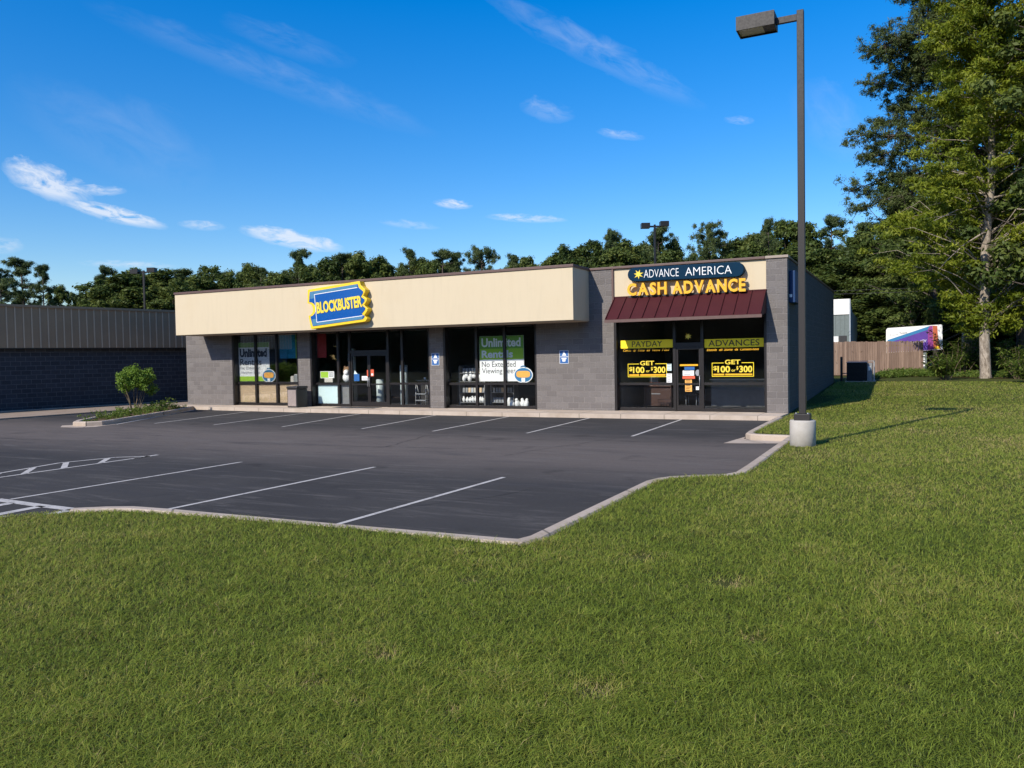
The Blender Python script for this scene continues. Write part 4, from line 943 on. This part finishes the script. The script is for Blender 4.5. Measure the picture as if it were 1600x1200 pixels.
# ------------------------------------------------------------------ trees and plants
def rand_dirs(n):
    d = rng.normal(size=(n, 3)); return d / np.linalg.norm(d, axis=1, keepdims=True)
def leaves(C, R, n_per, size, sq=.8, shell=.55, lift=.35, aspect=.6, droop=0.0, tint_c=.35):
    """leaf-sized rhombs spread through clumps; C centres, R radii. Returns V, F, tint"""
    C = np.repeat(np.asarray(C), n_per, 0); R = np.repeat(np.asarray(R), n_per)
    nC = len(R) // n_per; n = len(R)
    d = rand_dirs(n); rad = R * (shell + (1 - shell) * rng.random(n)) * (rng.random(n) ** .25)
    p = C + d * rad[:, None] * np.array([1, 1, sq])
    nr = d + rand_dirs(n) * .8 + np.array([0, 0, lift]); nr /= np.linalg.norm(nr, axis=1, keepdims=True)
    t = np.cross(nr, rand_dirs(n)); t /= np.linalg.norm(t, axis=1, keepdims=True) + 1e-9
    if droop: t[:, 2] -= droop; t /= np.linalg.norm(t, axis=1, keepdims=True)
    b = np.cross(nr, t); b /= np.linalg.norm(b, axis=1, keepdims=True) + 1e-9
    s = size * rng.uniform(.6, 1.35, n)[:, None]
    V = np.stack([p - t * s, p - b * s * aspect, p + t * s, p + b * s * aspect], 1).reshape(-1, 3)
    F = np.arange(4 * n).reshape(-1, 4)
    tc = np.repeat(rng.random(nC), n_per)
    tint = np.clip(.5 + tint_c * 1.2 * (tc - .5) + .5 * (rng.random(n) - .5), 0, 1)
    return V, F, np.repeat(tint, 4)
def join(parts):
    V, F, T, o = [], [], [], 0
    for v, f, t in parts: V.append(v); F.append(f + o); T.append(t); o += len(v)
    return np.concatenate(V), np.concatenate(F), np.concatenate(T)
def limb(a, b, sag=0.0, n=5, wob=.15):
    a, b = np.array(a, float), np.array(b, float); L = np.linalg.norm(b - a)
    out = []
    for i in range(n + 1):
        t = i / n; p = a + (b - a) * t; p[2] += sag * 4 * t * (1 - t) * L
        if 0 < i < n: p += rng.normal(size=3) * wob * L / n * .5
        out.append(tuple(p))
    return out

def proto_broad(h=15, r=4.5, z0=.14, nclump=240, leaf=.17, seed=0):
    root = empty('broadleaf_tree'); tk_ = MB(); tk_.tube([(0, 0, -.3), (.1, 0, h * .35), (0, .1, h * .8)], [.28, .2, .06], 7)
    C, R = [], []
    lobes = [(rng.normal(0, .42 * r), rng.normal(0, .42 * r), rng.uniform(.35, .8) * h, rng.uniform(.35, .6) * r) for _ in range(8)]
    lobes += [(rng.normal(0, .12 * r), rng.normal(0, .12 * r), h * q, r * w_) for q, w_ in ((.90, .26), (.82, .42), (.72, .54), (.60, .58))]
    for _ in range(nclump):
        if rng.random() < .78:
            lx, ly, lz, lr = lobes[rng.integers(len(lobes))]; d = rand_dirs(1)[0] * rng.uniform(.5, 1.1)
            C.append((lx + d[0] * lr, ly + d[1] * lr, min(h - .3, lz + d[2] * lr * 1.1)))
        else:
            z = rng.uniform(z0 * h, h * .72); k = math.sin(PI * min(1, (z / h) * .75 + .22)) ** .7 * rng.uniform(.6, 1.05); a = rng.uniform(0, 2 * PI)
            C.append((r * k * math.cos(a), r * k * math.sin(a), z))
        R.append(rng.uniform(.45, 1.1) * r / 4.5)
        if rng.random() < .15: tk_.tube(limb((0, 0, min(C[-1][2] * .7, h * .7)), C[-1], .05, 3), [.07, .06, .04, .02], 4)
    V, F, T = leaves(C, R, 120, leaf, .8, .2, .5, .5, 0, .55)
    tk_.build('trunk', M['bark'], root); mesh_np('crown', V, F, M['leaf_dark'], root, T)
    return root, h, r
def proto_pine(h=17, r=3.6, z0=.33, nl=60, leaf=.14, umbrella=False, n_per=190):
    root = empty('pine_tree'); tk_ = MB(); tk_.tube([(0, 0, -.3), (.15, 0, h * .5), (0, .1, h - .4)], [.26, .19, .05], 7)
    C, R = [], []
    for i in range(nl):
        u = rng.random(); z = h * (z0 + (1 - z0) * u ** (.6 if umbrella else .85)) - .3; a = rng.uniform(0, 2 * PI)
        k = math.sin(PI * min(1, .25 + .75 * (z / h - z0) / (1 - z0) * .98)) ** .6 if not umbrella else (1 - ((z / h - .72) / .36) ** 2 * .75)
        L = r * max(.18, k) * rng.uniform(.55, 1.05); e = (L * math.cos(a), L * math.sin(a), z + L * .12)
        tk_.tube(limb((0, 0, z - L * .15), e, .04, 3), [.07, .05, .04, .015], 4)
        for f in (1.0, .8, .5):
            C.append((e[0] * f + rng.normal(0, .25), e[1] * f + rng.normal(0, .2), e[2] + rng.normal(0, .2))); R.append(rng.uniform(.5, .95) * (1.1 if umbrella else 1))
    C += [(0, 0, h - .35), (.2, .1, h - .9), (-.25, 0, h - 1.3)]; R += [.4, .55, .6]
    V, F, T = leaves(C, R, n_per, leaf, .65, .15, .5, .28, 0, .5)
    tk_.build('trunk', M['bark'], root); mesh_np('crown', V, F, M['leaf_pine'], root, T)
    return root, h, r + .6
PROT = {'b': [proto_broad(15, 4.5), proto_broad(15, 4.2, .1, 250), proto_broad(16, 4.8, .16, 230), proto_broad(17, 4.0, .12, 240)],
        'p': [proto_pine(), proto_pine(17, 3.2, .25, 66), proto_pine(18, 3.8, .40, 54)],
        'u': [proto_pine(16, 4.2, .5, 44, .14, True), proto_pine(16, 4.4, .45, 46, .14, True)]}
used = set()
LEFTM = 'bushy dark green tree in the wood behind the brown metal building'
FAS = 'dark green tree in the wood behind the left half of the cream fascia'
FAS2 = 'dark green tree in the wood between the ticket sign and the lone spreading pine'
FAS3 = 'dark green tree in the wood right of the lone spreading pine, before the twin lamp'
CASHL = 'dark green tree in the wood behind the loan shop roof'
RIGHTM = 'dark green tree in the tall wood behind the tall lamp post and back fence'
TL = [ # top pixel, distance, kind, crown width in pixels, label (None: grouped)
 (33, 408, 95, 'p', 66, 'tallest dark pine at far left above the brown metal building'), (67, 416, 92, 'p', 34, 'slender pine right of the tallest far left pine'), (0, 422, 90, 'p', 56, 'dark pine cut by the left edge of the photo'),
 (91, 449, 100, 'b', 46, 'low round tree between far left pines and the dense wood'), (115, 456, 105, 'b', 34, 'small low tree in the gap left of the dense wood'), (138, 461, 108, 'b', 52, 'pale low tree at the left foot of the dense wood'),
 (163, 419, 95, 'p', 46, 'pine at the left end of the dense wood'), (188, 424, 92, 'b', 60, LEFTM), (216, 424, 97, 'b', 56, LEFTM), (250, 419, 92, 'b', 60, LEFTM), (170, 445, 90, 'b', 50, LEFTM), (230, 446, 88, 'b', 60, LEFTM), (272, 440, 88, 'b', 50, LEFTM),
 (286, 423, 96, 'p', 40, FAS), (310, 429, 93, 'b', 50, FAS), (337, 414, 95, 'b', 48, FAS), (362, 427, 93, 'b', 44, FAS), (387, 415, 97, 'b', 44, FAS), (408, 421, 95, 'p', 36, FAS), (431, 424, 93, 'b', 44, FAS),
 (466, 394, 95, 'p', 58, 'tall pine rising just left of the ticket sign'), (488, 412, 92, 'b', 44, FAS), (511, 400, 95, 'b', 44, FAS), (535, 398, 96, 'p', 40, FAS), (563, 398, 94, 'b', 52, FAS), (589, 399, 95, 'b', 46, FAS), (603, 408, 96, 'b', 24, FAS),
 (640, 392, 95, 'p', 36, FAS2), (660, 400, 95, 'b', 34, FAS2), (690, 393, 95, 'p', 42, FAS2), (711, 396, 97, 'p', 24, FAS2), (628, 416, 93, 'b', 24, FAS2), (676, 406, 93, 'b', 40, FAS2),
 (752, 390, 88, 'u', 54, 'lone spreading pine with open sky beneath above the middle of the fascia'),
 (803, 401, 95, 'p', 34, FAS3), (830, 398, 95, 'b', 40, FAS3), (858, 395, 95, 'b', 44, FAS3), (885, 386, 95, 'b', 46, FAS3), (908, 379, 96, 'b', 46, FAS3), (931, 374, 94, 'b', 44, FAS3), (956, 362, 95, 'p', 44, 'bushy topped pine left of the twin headed lamp'),
 (990, 369, 92, 'b', 50, CASHL), (1028, 356, 90, 'p', 62, 'broad pine directly behind the twin headed lamp'), (1053, 376, 92, 'b', 36, CASHL), (970, 384, 88, 'b', 60, CASHL), (1035, 392, 86, 'b', 60, CASHL), (915, 398, 88, 'b', 60, FAS3),
 (1108, 355, 84, 'u', 60, 'spreading pine with sky beneath its crown above the navy sign'), (1080, 398, 90, 'b', 34, CASHL), (1150, 371, 86, 'b', 48, CASHL), (1172, 362, 86, 'b', 46, CASHL), (1200, 344, 85, 'p', 48, 'pine standing proud of the wood left of the tall lamp post'), (1140, 390, 82, 'b', 50, CASHL), (1185, 385, 80, 'b', 60, CASHL),
 (1230, 342, 84, 'b', 60, RIGHTM), (1262, 345, 83, 'b', 54, RIGHTM), (1298, 340, 82, 'p', 60, 'tall pine just right of the tall lamp post'), (1331, 352, 80, 'b', 56, RIGHTM), (1358, 348, 80, 'p', 50, RIGHTM), (1395, 345, 78, 'b', 70, RIGHTM),
 (1245, 385, 76, 'b', 70, RIGHTM), (1290, 390, 74, 'b', 70, RIGHTM), (1340, 385, 73, 'b', 70, RIGHTM), (1385, 395, 72, 'b', 76, RIGHTM), (1310, 425, 70, 'b', 64, RIGHTM), (1355, 435, 69, 'b', 64, RIGHTM), (1405, 430, 68, 'b', 74, RIGHTM), (1445, 400, 70, 'b', 90, RIGHTM), (1330, 480, 67.5, 'b', 56, RIGHTM), (1385, 470, 66, 'b', 66, RIGHTM), (1440, 470, 63, 'b', 76, RIGHTM),
 (1500, 420, 72, 'b', 90, RIGHTM), (1560, 400, 74, 'b', 110, RIGHTM), (1620, 380, 70, 'b', 120, RIGHTM), (1480, 300, 84, 'b', 110, RIGHTM), (1560, 250, 86, 'b', 130, RIGHTM), (1640, 240, 82, 'b', 130, RIGHTM), (1520, 480, 64, 'b', 80, RIGHTM), (1590, 470, 62, 'b', 90, RIGHTM), (1660, 420, 60, 'b', 120, RIGHTM)]
prof = sorted([(t_[0], t_[1]) for t_ in TL if t_[2] > 84 and t_[1] < 435 and t_[0] > 140]); rf = random.Random(5)
for xs_, lab_ in ((range(158, 285, 15), LEFTM), (range(285, 608, 15), FAS), (range(630, 718, 14), FAS2), (range(798, 950, 14), FAS3), (range(955, 1062, 14), CASHL), (range(1088, 1225, 14), CASHL)):
    for x_ in xs_:
        TL.append((x_, float(np.interp(x_, [q[0] for q in prof], [q[1] for q in prof])) + rf.uniform(4, 15), rf.uniform(97, 108), rf.choice('bbbp'), rf.uniform(24, 34), lab_))
rr = random.Random(3); count = {'b': 0, 'p': 0, 'u': 0}
GRP = {LEFTM: 'wood behind the brown metal building', FAS: 'wood behind the left half of the fascia', FAS2: 'wood right of the ticket sign', FAS3: 'wood right of the lone spreading pine', CASHL: 'wood behind the loan shop roof', RIGHTM: 'tall wood at right'}
for px, py, dist, kind, wpx, lab in TL:
    k = count[kind] % len(PROT[kind]); count[kind] += 1
    root, h, r = PROT[kind][k]
    o = root if (kind, k) not in used else copy_tree(root); used.add((kind, k))
    dist += 16 if px > 1225 else 0; T = far_at(px, py, dist); wm = wpx * (2.0 if lab in GRP else 1.2) * dist / FPX
    o.location = (T.x, T.y, -.05); sxy = max(.35, wm / (2 * r) * 1.12); o.scale = (sxy, sxy, (T.z + .25) / h); o.rotation_euler = (0, 0, rr.uniform(0, 6.28))
    tag(o, lab, 'tree', GRP.get(lab))
    if 'group' in o.keys() and lab not in GRP: del o['group']

# unseen wood added behind the camera to darken the shop window reflections
N = 4200; wxx = rng.uniform(-300, 80, N); hz_ = 11 + 3 * np.sin(wxx * .11) + 2 * np.sin(wxx * .37); wzz = rng.random(N) * hz_
V, F, T = leaves(np.column_stack([wxx, -95 + rng.uniform(-6, 6, N), wzz]), rng.uniform(1.5, 3, N), 50, .6)
tag(mesh_np('added_wood', V, F, M['leaf_far'], None, T), 'dark wood added out of view, reflected in the shop windows', 'wood', kind='stuff')

# the bright tree on the lawn edge
def gz(x, y): return float(lawn_h(x, y))
BT = Vector((7.35, 23.3)); bz = gz(*BT)
bt = empty('broadleaf_tree', (BT.x, BT.y, bz), 'tall yellow green tree with a pale straight trunk at the lawn edge', 'tree')
tk_ = MB(); HT = 30
tk_.tube([(0, 0, -.3), (-.02, 0, .2), (-.1, 0, 3), (-.05, 0, 7), (.25, 0, 11), (.2, .1, 18), (.4, .1, 26), (.4, .1, 29)], [.38, .28, .24, .22, .19, .14, .07, .03], 12)
C, R = [], []
side_v = Vector((math.cos(YAW), math.sin(YAW)))
for i in range(330):
    z = 3.0 + 26 * rng.random() ** .95; a = rng.uniform(0, 2 * PI)
    if 2.5 < z < 14.5 and abs((a - (-PI / 2 + .08) + PI) % (2 * PI) - PI) < (1.0 if z < 7 else .5 if z < 12 else .25) and not 7.2 < z < 8.6: continue
    rad = np.interp(z, [3, 5, 6.5, 8, 11.5, 16, 22, 30], [1.0, 2.2, 4.6, 5.6, 4.2, 3.0, 2.5, .8]) * (1 + .55 * max(0, math.cos(a - YAW))) * rng.uniform(.5, 1.2)
    e = (rad * math.cos(a), rad * math.sin(a), z - rad * .10); s0 = (.15, 0, max(1.8, z - rad * .55))
    lb2 = limb(s0, e, .10, 4, .5); tk_.tube(lb2, [.045, .034, .024, .014, .006], 5)
    for f in (.25, .5, .72, .88, 1.02):
        C.append((e[0] * f + rng.normal(0, .18), e[1] * f + rng.normal(0, .18), s0[2] + (e[2] - s0[2]) * f + rng.normal(0, .2))); R.append(rng.uniform(.5, .95))
for bx, bz_, ex, ez in ((.15, 9.2, -3.4, 8.2), (.1, 8.0, -2.6, 5.9), (.2, 11.0, 3.2, 14.2), (.2, 9.8, 3.0, 9.4), (.1, 6.6, 1.9, 6.9)):
    tk_.tube(limb((bx, 0, bz_), (ex * side_v.x, ex * side_v.y - 1.5, ez), .08, 6), [.07, .06, .05, .04, .03, .02, .01], 5)
tk_.build('trunk', M['bark_pale'], bt)
V, F, T = leaves(C, R, 150, .115, .5, .2, .6, .30, .5, .5)
mesh_np('crown', V, F, M['leaf_bright'], bt, T)

# the dark pine behind it, long limbs reaching left
PT = far_at(1518, 585, 58); PT = Vector((PT.x, PT.y)); ptr = empty('pine_tree', (PT.x, PT.y, .3), 'large dark pine with long limbs reaching left against the sky', 'tree')
tk_ = MB(); tk_.tube([(0, 0, -.4), (.1, 0, 8), (0, .1, 18), (.1, 0, 31)], [.45, .36, .26, .07], 10)
C, R = [], []
def px_local(px, py, dep=0.0):
    q = far_at(px, py, 58 + dep); return (q.x - PT.x, q.y - PT.y, q.z - .3)
LIMBS = [((1505, 110), (1352, 80)), ((1505, 150), (1372, 45)), ((1510, 60), (1410, -10)), ((1505, 180), (1350, 130)), ((1500, 230), (1322, 215)), ((1500, 250), (1340, 245)), ((1500, 260), (1325, 300)),
         ((1500, 290), (1335, 330)), ((1505, 200), (1400, 165)), ((1505, 140), (1400, 110)), ((1510, 90), (1440, 20)), ((1515, 20), (1430, -60)), ((1505, 320), (1380, 345)), ((1505, 210), (1365, 190)), ((1505, 330), (1400, 330)),
         ((1520, -40), (1450, -120)), ((1510, 50), (1380, 70)), ((1505, 120), (1430, 80))]
def tuftline(P, n, spread):
    P = np.array(P); k = len(P) - 1
    for _ in range(n):
        t = rng.uniform(.22, 1.0) * k; i = min(k - 1, int(t)); p = P[i] + (P[i + 1] - P[i]) * (t - i)
        off = rng.normal(size=3) * np.array([spread, spread, spread * .8]) * (1.15 - .6 * t / k)
        e = p + off
        tk_.tube([tuple(p), tuple(p * .5 + e * .5 + np.array([0, 0, -.08])), tuple(e)], [.022, .016, .008], 4, False)
        C.append(tuple(e)); R.append(rng.uniform(.3, .55))
for a, b in LIMBS:
    dep = rng.uniform(-2.5, 2.5); P = limb(px_local(*a), px_local(b[0], b[1], dep), .05, 6, .25)
    tk_.tube(P, [.10, .085, .07, .055, .04, .03, .012], 5); tuftline(P, 95, .70)
for i in range(46):
    z = rng.uniform(8, 30); a = rng.uniform(-1.9, 2.4); L = rng.uniform(2.5, 6.0) * (1.0 if z < 22 else .7)
    e = (L * math.cos(a), L * math.sin(a), z + L * .1); P = limb((0, 0, z - .3), e, .05, 5, .25); tk_.tube(P, [.08, .07, .055, .04, .03, .012], 5); tuftline(P, 26, .6)
tk_.build('trunk', M['bark'], ptr)
V, F, T = leaves(C, R, 80, .105, .8, .1, .5, .20, 0, .4)
mesh_np('crown', V, F, M['leaf_pine'], ptr, T)

# two further trunks in the shade
def shade_tree(px, py, dist, h, r, lab, z0, pale=True, seed=0, rad=.2):
    q = far_at(px, py, dist); o = empty('broadleaf_tree', (q.x, q.y, .35), lab, 'tree')
    t_ = MB(); t_.tube([(0, 0, -.4), (.05, 0, h * .3), (-.1, 0, h * .6), (0, 0, h)], [rad * 1.25, rad, rad * .7, .04], 9)
    C, R = [], []
    for i in range(58):
        z = rng.uniform(z0, h); a = rng.uniform(0, 2 * PI); L = r * np.interp(z / h, [0, .25, .6, 1], [.5, .8, 1, .3]) * rng.uniform(.4, 1.05)
        e = (L * math.cos(a), L * math.sin(a), z); t_.tube(limb((0, 0, max(1.5, z - L * .5)), e, .05, 3), [.06, .05, .035, .012], 4)
        for f in (.6, 1.0): C.append((e[0] * f, e[1] * f, e[2] + rng.normal(0, .3))); R.append(rng.uniform(.6, 1.15))
    t_.build('trunk', M['bark_pale'] if pale else M['bark'], o)
    V, F, T = leaves(C, R, 190, .15, .6, .3, .5, .45, .1, .45); mesh_np('crown', V, F, M['leaf_dark'], o, T); return o
shade_tree(1508, 570, 60, 17, 4.2, 'slim pale trunked tree left of and behind the yellow green tree', 6.5)
shade_tree(1594, 590, 56, 21, 5.0, 'shaded dark trunked tree at the right edge of the photo', 5.5, False)
shade_tree(1650, 585, 50, 22, 5.5, 'leafy tree leaning in from beyond the right edge', 4.5, False)
shade_tree(1462, 560, 73, 15, 4.8, 'leafy green tree behind the billboard and fence end', 4.0, False)
shade_tree(1425, 560, 77, 17, 5.0, 'leafy green tree behind the wooden fence, left of the billboard tree', 4.5, False)

# shrubs: long leaves in rosettes
def spiky(x, y, h, w, lab, n=26, parent=None):
    o = empty('shrub', (x, y, gz(x, y) - .03), lab, 'shrub', 'leafy shrubs under the trees'); stm = MB(); Vs, Fs, Ts = [], [], []
    for i in range(n):
        a = rng.uniform(0, 2 * PI); L = w * rng.uniform(.25, 1); top = np.array([L * math.cos(a), L * math.sin(a), h * rng.uniform(.45, 1)])
        P = np.array(limb((top[0] * .2, top[1] * .2, 0), top, .03, 4)); stm.tube([tuple(p) for p in P], [.016, .014, .012, .009, .005], 4, False)
        for k in range(34):
            t = rng.uniform(.3, 1) * 4; j = min(3, int(t)); p = P[j] + (P[j + 1] - P[j]) * (t - j)
            b = rng.uniform(0, 2 * PI); d = np.array([math.cos(b), math.sin(b), rng.uniform(-.35, .45)]); ll = rng.uniform(.16, .36)
            s = np.cross(d, [0, 0, 1]); s /= np.linalg.norm(s); s *= ll * .16; q = len(Vs)
            e = p + d * ll + np.array([0, 0, -.25 * ll]); mm_ = p + d * ll * .5
            Vs += [p, mm_ - s, e, mm_ + s]; Fs.append((q, q + 1, q + 2, q + 3)); Ts += [rng.random()] * 4
    stm.build('stems', M['twig'], o); mesh_np('foliage', np.array(Vs), np.array(Fs), M['leaf_under'], o, np.array(Ts)); return o
for px, py, dist, h, w, lab in ((1500, 588, 54, 2.9, 1.8, 'tall arching shrub between the billboard and the pale trunk'), (1478, 592, 49, 1.6, 1.2, 'arching shrub at the end of the wooden fence'), (1520, 588, 55, 2.4, 1.4, 'arching shrub just left of the pale trunk'),
                           (1570, 590, 54, 2.4, 1.5, 'arching shrub just right of the pale trunk'), (1594, 592, 50, 1.9, 1.4, 'arching shrub near the right edge of the photo'), (1612, 594, 45, 1.4, 1.3, 'arching shrub beyond the right edge'),
                           (1545, 585, 54, 1.7, 1.5, 'shaded shrub behind the pale trunk')):
    q = far_at(px, py, dist); spiky(q.x, q.y, h, w, lab)
# low undergrowth along the fence and wood edge
N = 9000
uu = rng.random(N); path_pts = np.array([(1.9, 24.0), (3.2, 26.5), (5.2, 25.5), (7.5, 24.4), (10.5, 22.0), (14, 20.0), (20, 17)])
sg = np.linspace(0, 1, len(path_pts)); ux = np.interp(uu, sg, path_pts[:, 0]); uy = np.interp(uu, sg, path_pts[:, 1])
off = np.abs(rng.normal(0, 1.7, N)); ux += off * .25 + rng.normal(0, .3, N); uy += off - .2
hh_ = np.interp(off, [0, 1, 4], [.25, .55, .75]) * rng.uniform(.3, 1, N)
cu_ = np.column_stack([ux, uy, lawn_h(ux, uy) + hh_ * .6])
V, F, T = leaves(cu_, np.full(N, .14), 5, .085, 1.2, .2, .4, .35, 0, .6)
tag(mesh_np('undergrowth', V, F, M['leaf_under'], None, T), 'low weedy undergrowth along the fence and wood edge', 'undergrowth', kind='stuff')
mb = MB(); bed = [(2.0, 23.3), (3.2, 25.9), (5.2, 24.9), (7.5, 23.0), (10.5, 21.0), (14, 19.2), (20, 16), (40, 16), (40, 36), (-1, 36), (-1, 29), (1.0, 27)]
pts = [Vector(p) for p in bed]; nb0 = len(pts); qx, qy = np.meshgrid(np.arange(-1, 40, 1.3), np.arange(16, 36, 1.3)); qx, qy = qx.ravel() + .11, qy.ravel() + .07
ok = inside(qx, qy, bed); pts += [Vector((a, b)) for a, b in zip(qx[ok], qy[ok])]
r_ = delaunay_2d_cdt(pts, [(i, (i + 1) % nb0) for i in range(nb0)], [], 1, 1e-5); bv = np.array([(v.x, v.y) for v in r_[0]])
tag(mesh_np('leaf_litter', np.column_stack([bv, lawn_h(bv[:, 0], bv[:, 1]) + .03]), np.array([f for f in r_[2] if len(f) == 3]), M['mulch'], smooth=True), kind='structure')

# planter island
ISL = [(-26.1, -1.15), (-25.0, -2.9), (-23.6, -5.6), (-22.3, -8.2), (-22.15, -8.75), (-22.4, -9.1), (-22.9, -9.15), (-23.5, -8.6), (-25.2, -6.2), (-26.9, -3.4), (-28.4, -.6)]
mb = MB(); mb.sweep(ISL, .2, -.03, .16); tag(mb.build('planter_kerb', M['concrete']), kind='structure')
mb = MB(); mb.flat(ISL + [(-27.7, -.1)], .11); tag(mb.build('planter_bed', M['mulch']), kind='structure')
mb = MB(); mb.flat([(-21.7, -9.3), (-22.1, -9.7), (-22.9, -9.75), (-23.6, -9.2), (-22.4, -8.0), (-21.95, -8.3)], .006); tag(mb.build('planter_gutter', M['concrete']), kind='structure')
N = 330; a = rng.random((N * 6, 2)) * np.array([6, 9.5]) + np.array([-28.5, -9.3]); a = a[inside(a[:, 0], a[:, 1], ISL)][:N]
nzv = np.sin(a[:, 0] * 2.1 + 1) * np.sin(a[:, 1] * 1.7) ; a = a[nzv > -.45]
cc = np.column_stack([a, .15 + rng.random(len(a)) * .20 * (1 + np.sin(a[:, 0] * 3) * np.sin(a[:, 1] * 2.3))])
V, F, T = leaves(cc, np.full(len(a), .13), 12, .05, 1.1, .2, .3, .35, 0, .7)
tag(mesh_np('planter_plants', V, F, M['leaf_under'], None, T), 'low weedy plants filling the kerbed planter island', 'plants', kind='stuff')
bu = empty('crape_shrub', (-26.0, -4.25, .11), 'small round headed green shrub on thin stems in the planter island', 'shrub')
stm = MB(); C, R = [], []
for i in range(9):
    a = 2 * PI * i / 9 + rng.uniform(-.3, .3); L = rng.uniform(.3, .75); e = (L * math.cos(a), L * math.sin(a), rng.uniform(1.0, 1.35))
    stm.tube(limb((.09 * math.cos(a), .09 * math.sin(a), -.05), e, -.05, 4), [.022, .019, .016, .012, .008], 6)
    for k in range(4): C.append((e[0] * rng.uniform(.6, 1.12), e[1] * rng.uniform(.6, 1.12), e[2] + rng.uniform(-.05, .55))); R.append(rng.uniform(.24, .36))
for _ in range(46):
    d_ = rand_dirs(1)[0] * rng.uniform(.55, 1.0); C.append((d_[0] * .72, d_[1] * .72, 1.45 + d_[2] * .42)); R.append(rng.uniform(.15, .26))
for q in ((.62, .3, .85), (.7, .4, 1.0), (.1, 0, 1.85), (-.3, .1, 1.7), (.3, -.2, 1.75)): C.append(q); R.append(.26)
stm.build('stems', M['twig'], bu); V, F, T = leaves(C, R, 150, .048, 1, .35, .4, .5, 0, .5); mesh_np('foliage', V, F, M['leaf_bush'], bu, T)

# ------------------------------------------------------------------ grass blades
def grass(n, r0, r1, pw, spread=1.25):
    rr_ = (r0 ** (pw) + rng.random(n) * (r1 ** pw - r0 ** pw)) ** (1 / pw)
    a = YAW + rng.uniform(-spread, spread * .95, n)
    x = CAM.x - np.sin(a) * rr_; y = CAM.y + np.cos(a) * rr_
    k = inside(x, y, lp) & ~inside(x, y, bed) & ~((x < .2) & (y > 0))
    k &= (np.hypot(x - 1.52, y + 9.38) > .275)
    return x[k], y[k], rr_[k]
X, Y, D = [], [], []
for n, r0, r1, pw in ((1800000, 2.6, 46, .5),):
    a, b, c = grass(n, r0, r1, pw); X.append(a); Y.append(b); D.append(c)
X, Y, D = map(np.concatenate, (X, Y, D)); X = X + rng.normal(0, .025, len(X)); Y = Y + rng.normal(0, .025, len(Y))
def vnoise(x, y, s, seed):
    """smooth value noise"""
    r = np.random.default_rng(seed); g = r.random((256, 256)); u, v = x * s + 100, y * s + 100
    i, j = np.floor(u).astype(int), np.floor(v).astype(int); fx, fy = u - i, v - j; fx = fx * fx * (3 - 2 * fx); fy = fy * fy * (3 - 2 * fy)
    G = lambda p, q: g[p % 256, q % 256]
    return (G(i, j) * (1 - fx) + G(i + 1, j) * fx) * (1 - fy) + (G(i, j + 1) * (1 - fx) + G(i + 1, j + 1) * fx) * fy
clump = .5 * vnoise(X, Y, 9, 1) + .3 * vnoise(X, Y, 3.1, 2) + .2 * vnoise(X, Y, .9, 3)
dry = .55 * vnoise(X, Y, .55, 4) + .3 * vnoise(X, Y, 1.7, 5) + .15 * vnoise(X, Y, 5, 6)
bare = np.zeros(len(X))
for px, py, rad in ((930, 1080, .22), (705, 1117, .10), (1410, 1078, .10), (600, 1028, .16), (490, 1075, .12), (1175, 1000, .16), (730, 908, .16), (1000, 870, .25), (1140, 912, .3), (560, 1100, .1)):
    g_ = ground_at(px, py, .13); bare = np.maximum(bare, np.exp(-((X - g_.x) ** 2 + (Y - g_.y) ** 2) / (rad * .62) ** 2))
weed = np.zeros(len(X)); near = D < 18
for _ in range(110):
    r_w = 4 + 13 * random.random() ** .8; a_w = YAW + random.uniform(-.8, .65); wx0, wy0 = CAM.x - math.sin(a_w) * r_w, CAM.y + math.cos(a_w) * r_w
    weed[near] = np.maximum(weed[near], np.exp(-((X[near] - wx0) ** 2 + (Y[near] - wy0) ** 2) / random.uniform(.05, .16) ** 2))
keep = rng.random(len(X)) > bare * .72
X, Y, D, clump, dry, bare, weed = [q[keep] for q in (X, Y, D, clump, dry, bare, weed)]
n = len(X); Z = lawn_h(X, Y) - .004
hgt = (.026 + .036 * clump + .018 * rng.random(n)) * (1 + .5 * weed) * (1 - .55 * bare) * np.where(rng.random(n) < .04, 1.35, 1)
wid = (.0026 + .00040 * D) * rng.uniform(.7, 1.3, n)
az = rng.uniform(0, 2 * PI, n); lean = rng.uniform(.4, 2.3, n) * hgt
dx, dy = np.cos(az), np.sin(az); fa = az + PI / 2 + rng.normal(0, .5, n); wx, wy = np.cos(fa) * wid / 2, np.sin(fa) * wid / 2
base = np.stack([X, Y, Z], 1)
mid = base + np.stack([dx * lean * .40, dy * lean * .40, hgt * .68], 1); tip = base + np.stack([dx * lean * 1.05, dy * lean * 1.05, hgt * rng.uniform(.7, 1.0, n)], 1)
w = np.stack([wx, wy, np.zeros(n)], 1)
V = np.stack([base - w, base + w, mid + w * .85, mid - w * .85, tip], 1).reshape(-1, 3)
o = np.arange(n)[:, None] * 5
F = np.concatenate([o + np.array([[0, 1, 2]]), o + np.array([[0, 2, 3]]), o + np.array([[3, 2, 4]])], 0)
tint = .42 + .55 * (dry - .5) + .17 * sstep(8, 20, D) + .62 * (rng.random(n) - .5) + .25 * (clump - .5) + np.where(rng.random(n) < .02, .4, 0) + bare * .5 + weed * .14
tint = np.clip(tint, 0, 1)
tag(mesh_np('grass', V, F, M['grass'], None, np.repeat(tint, 5)), 'short green lawn grass with a few dry patches', 'grass', kind='stuff')
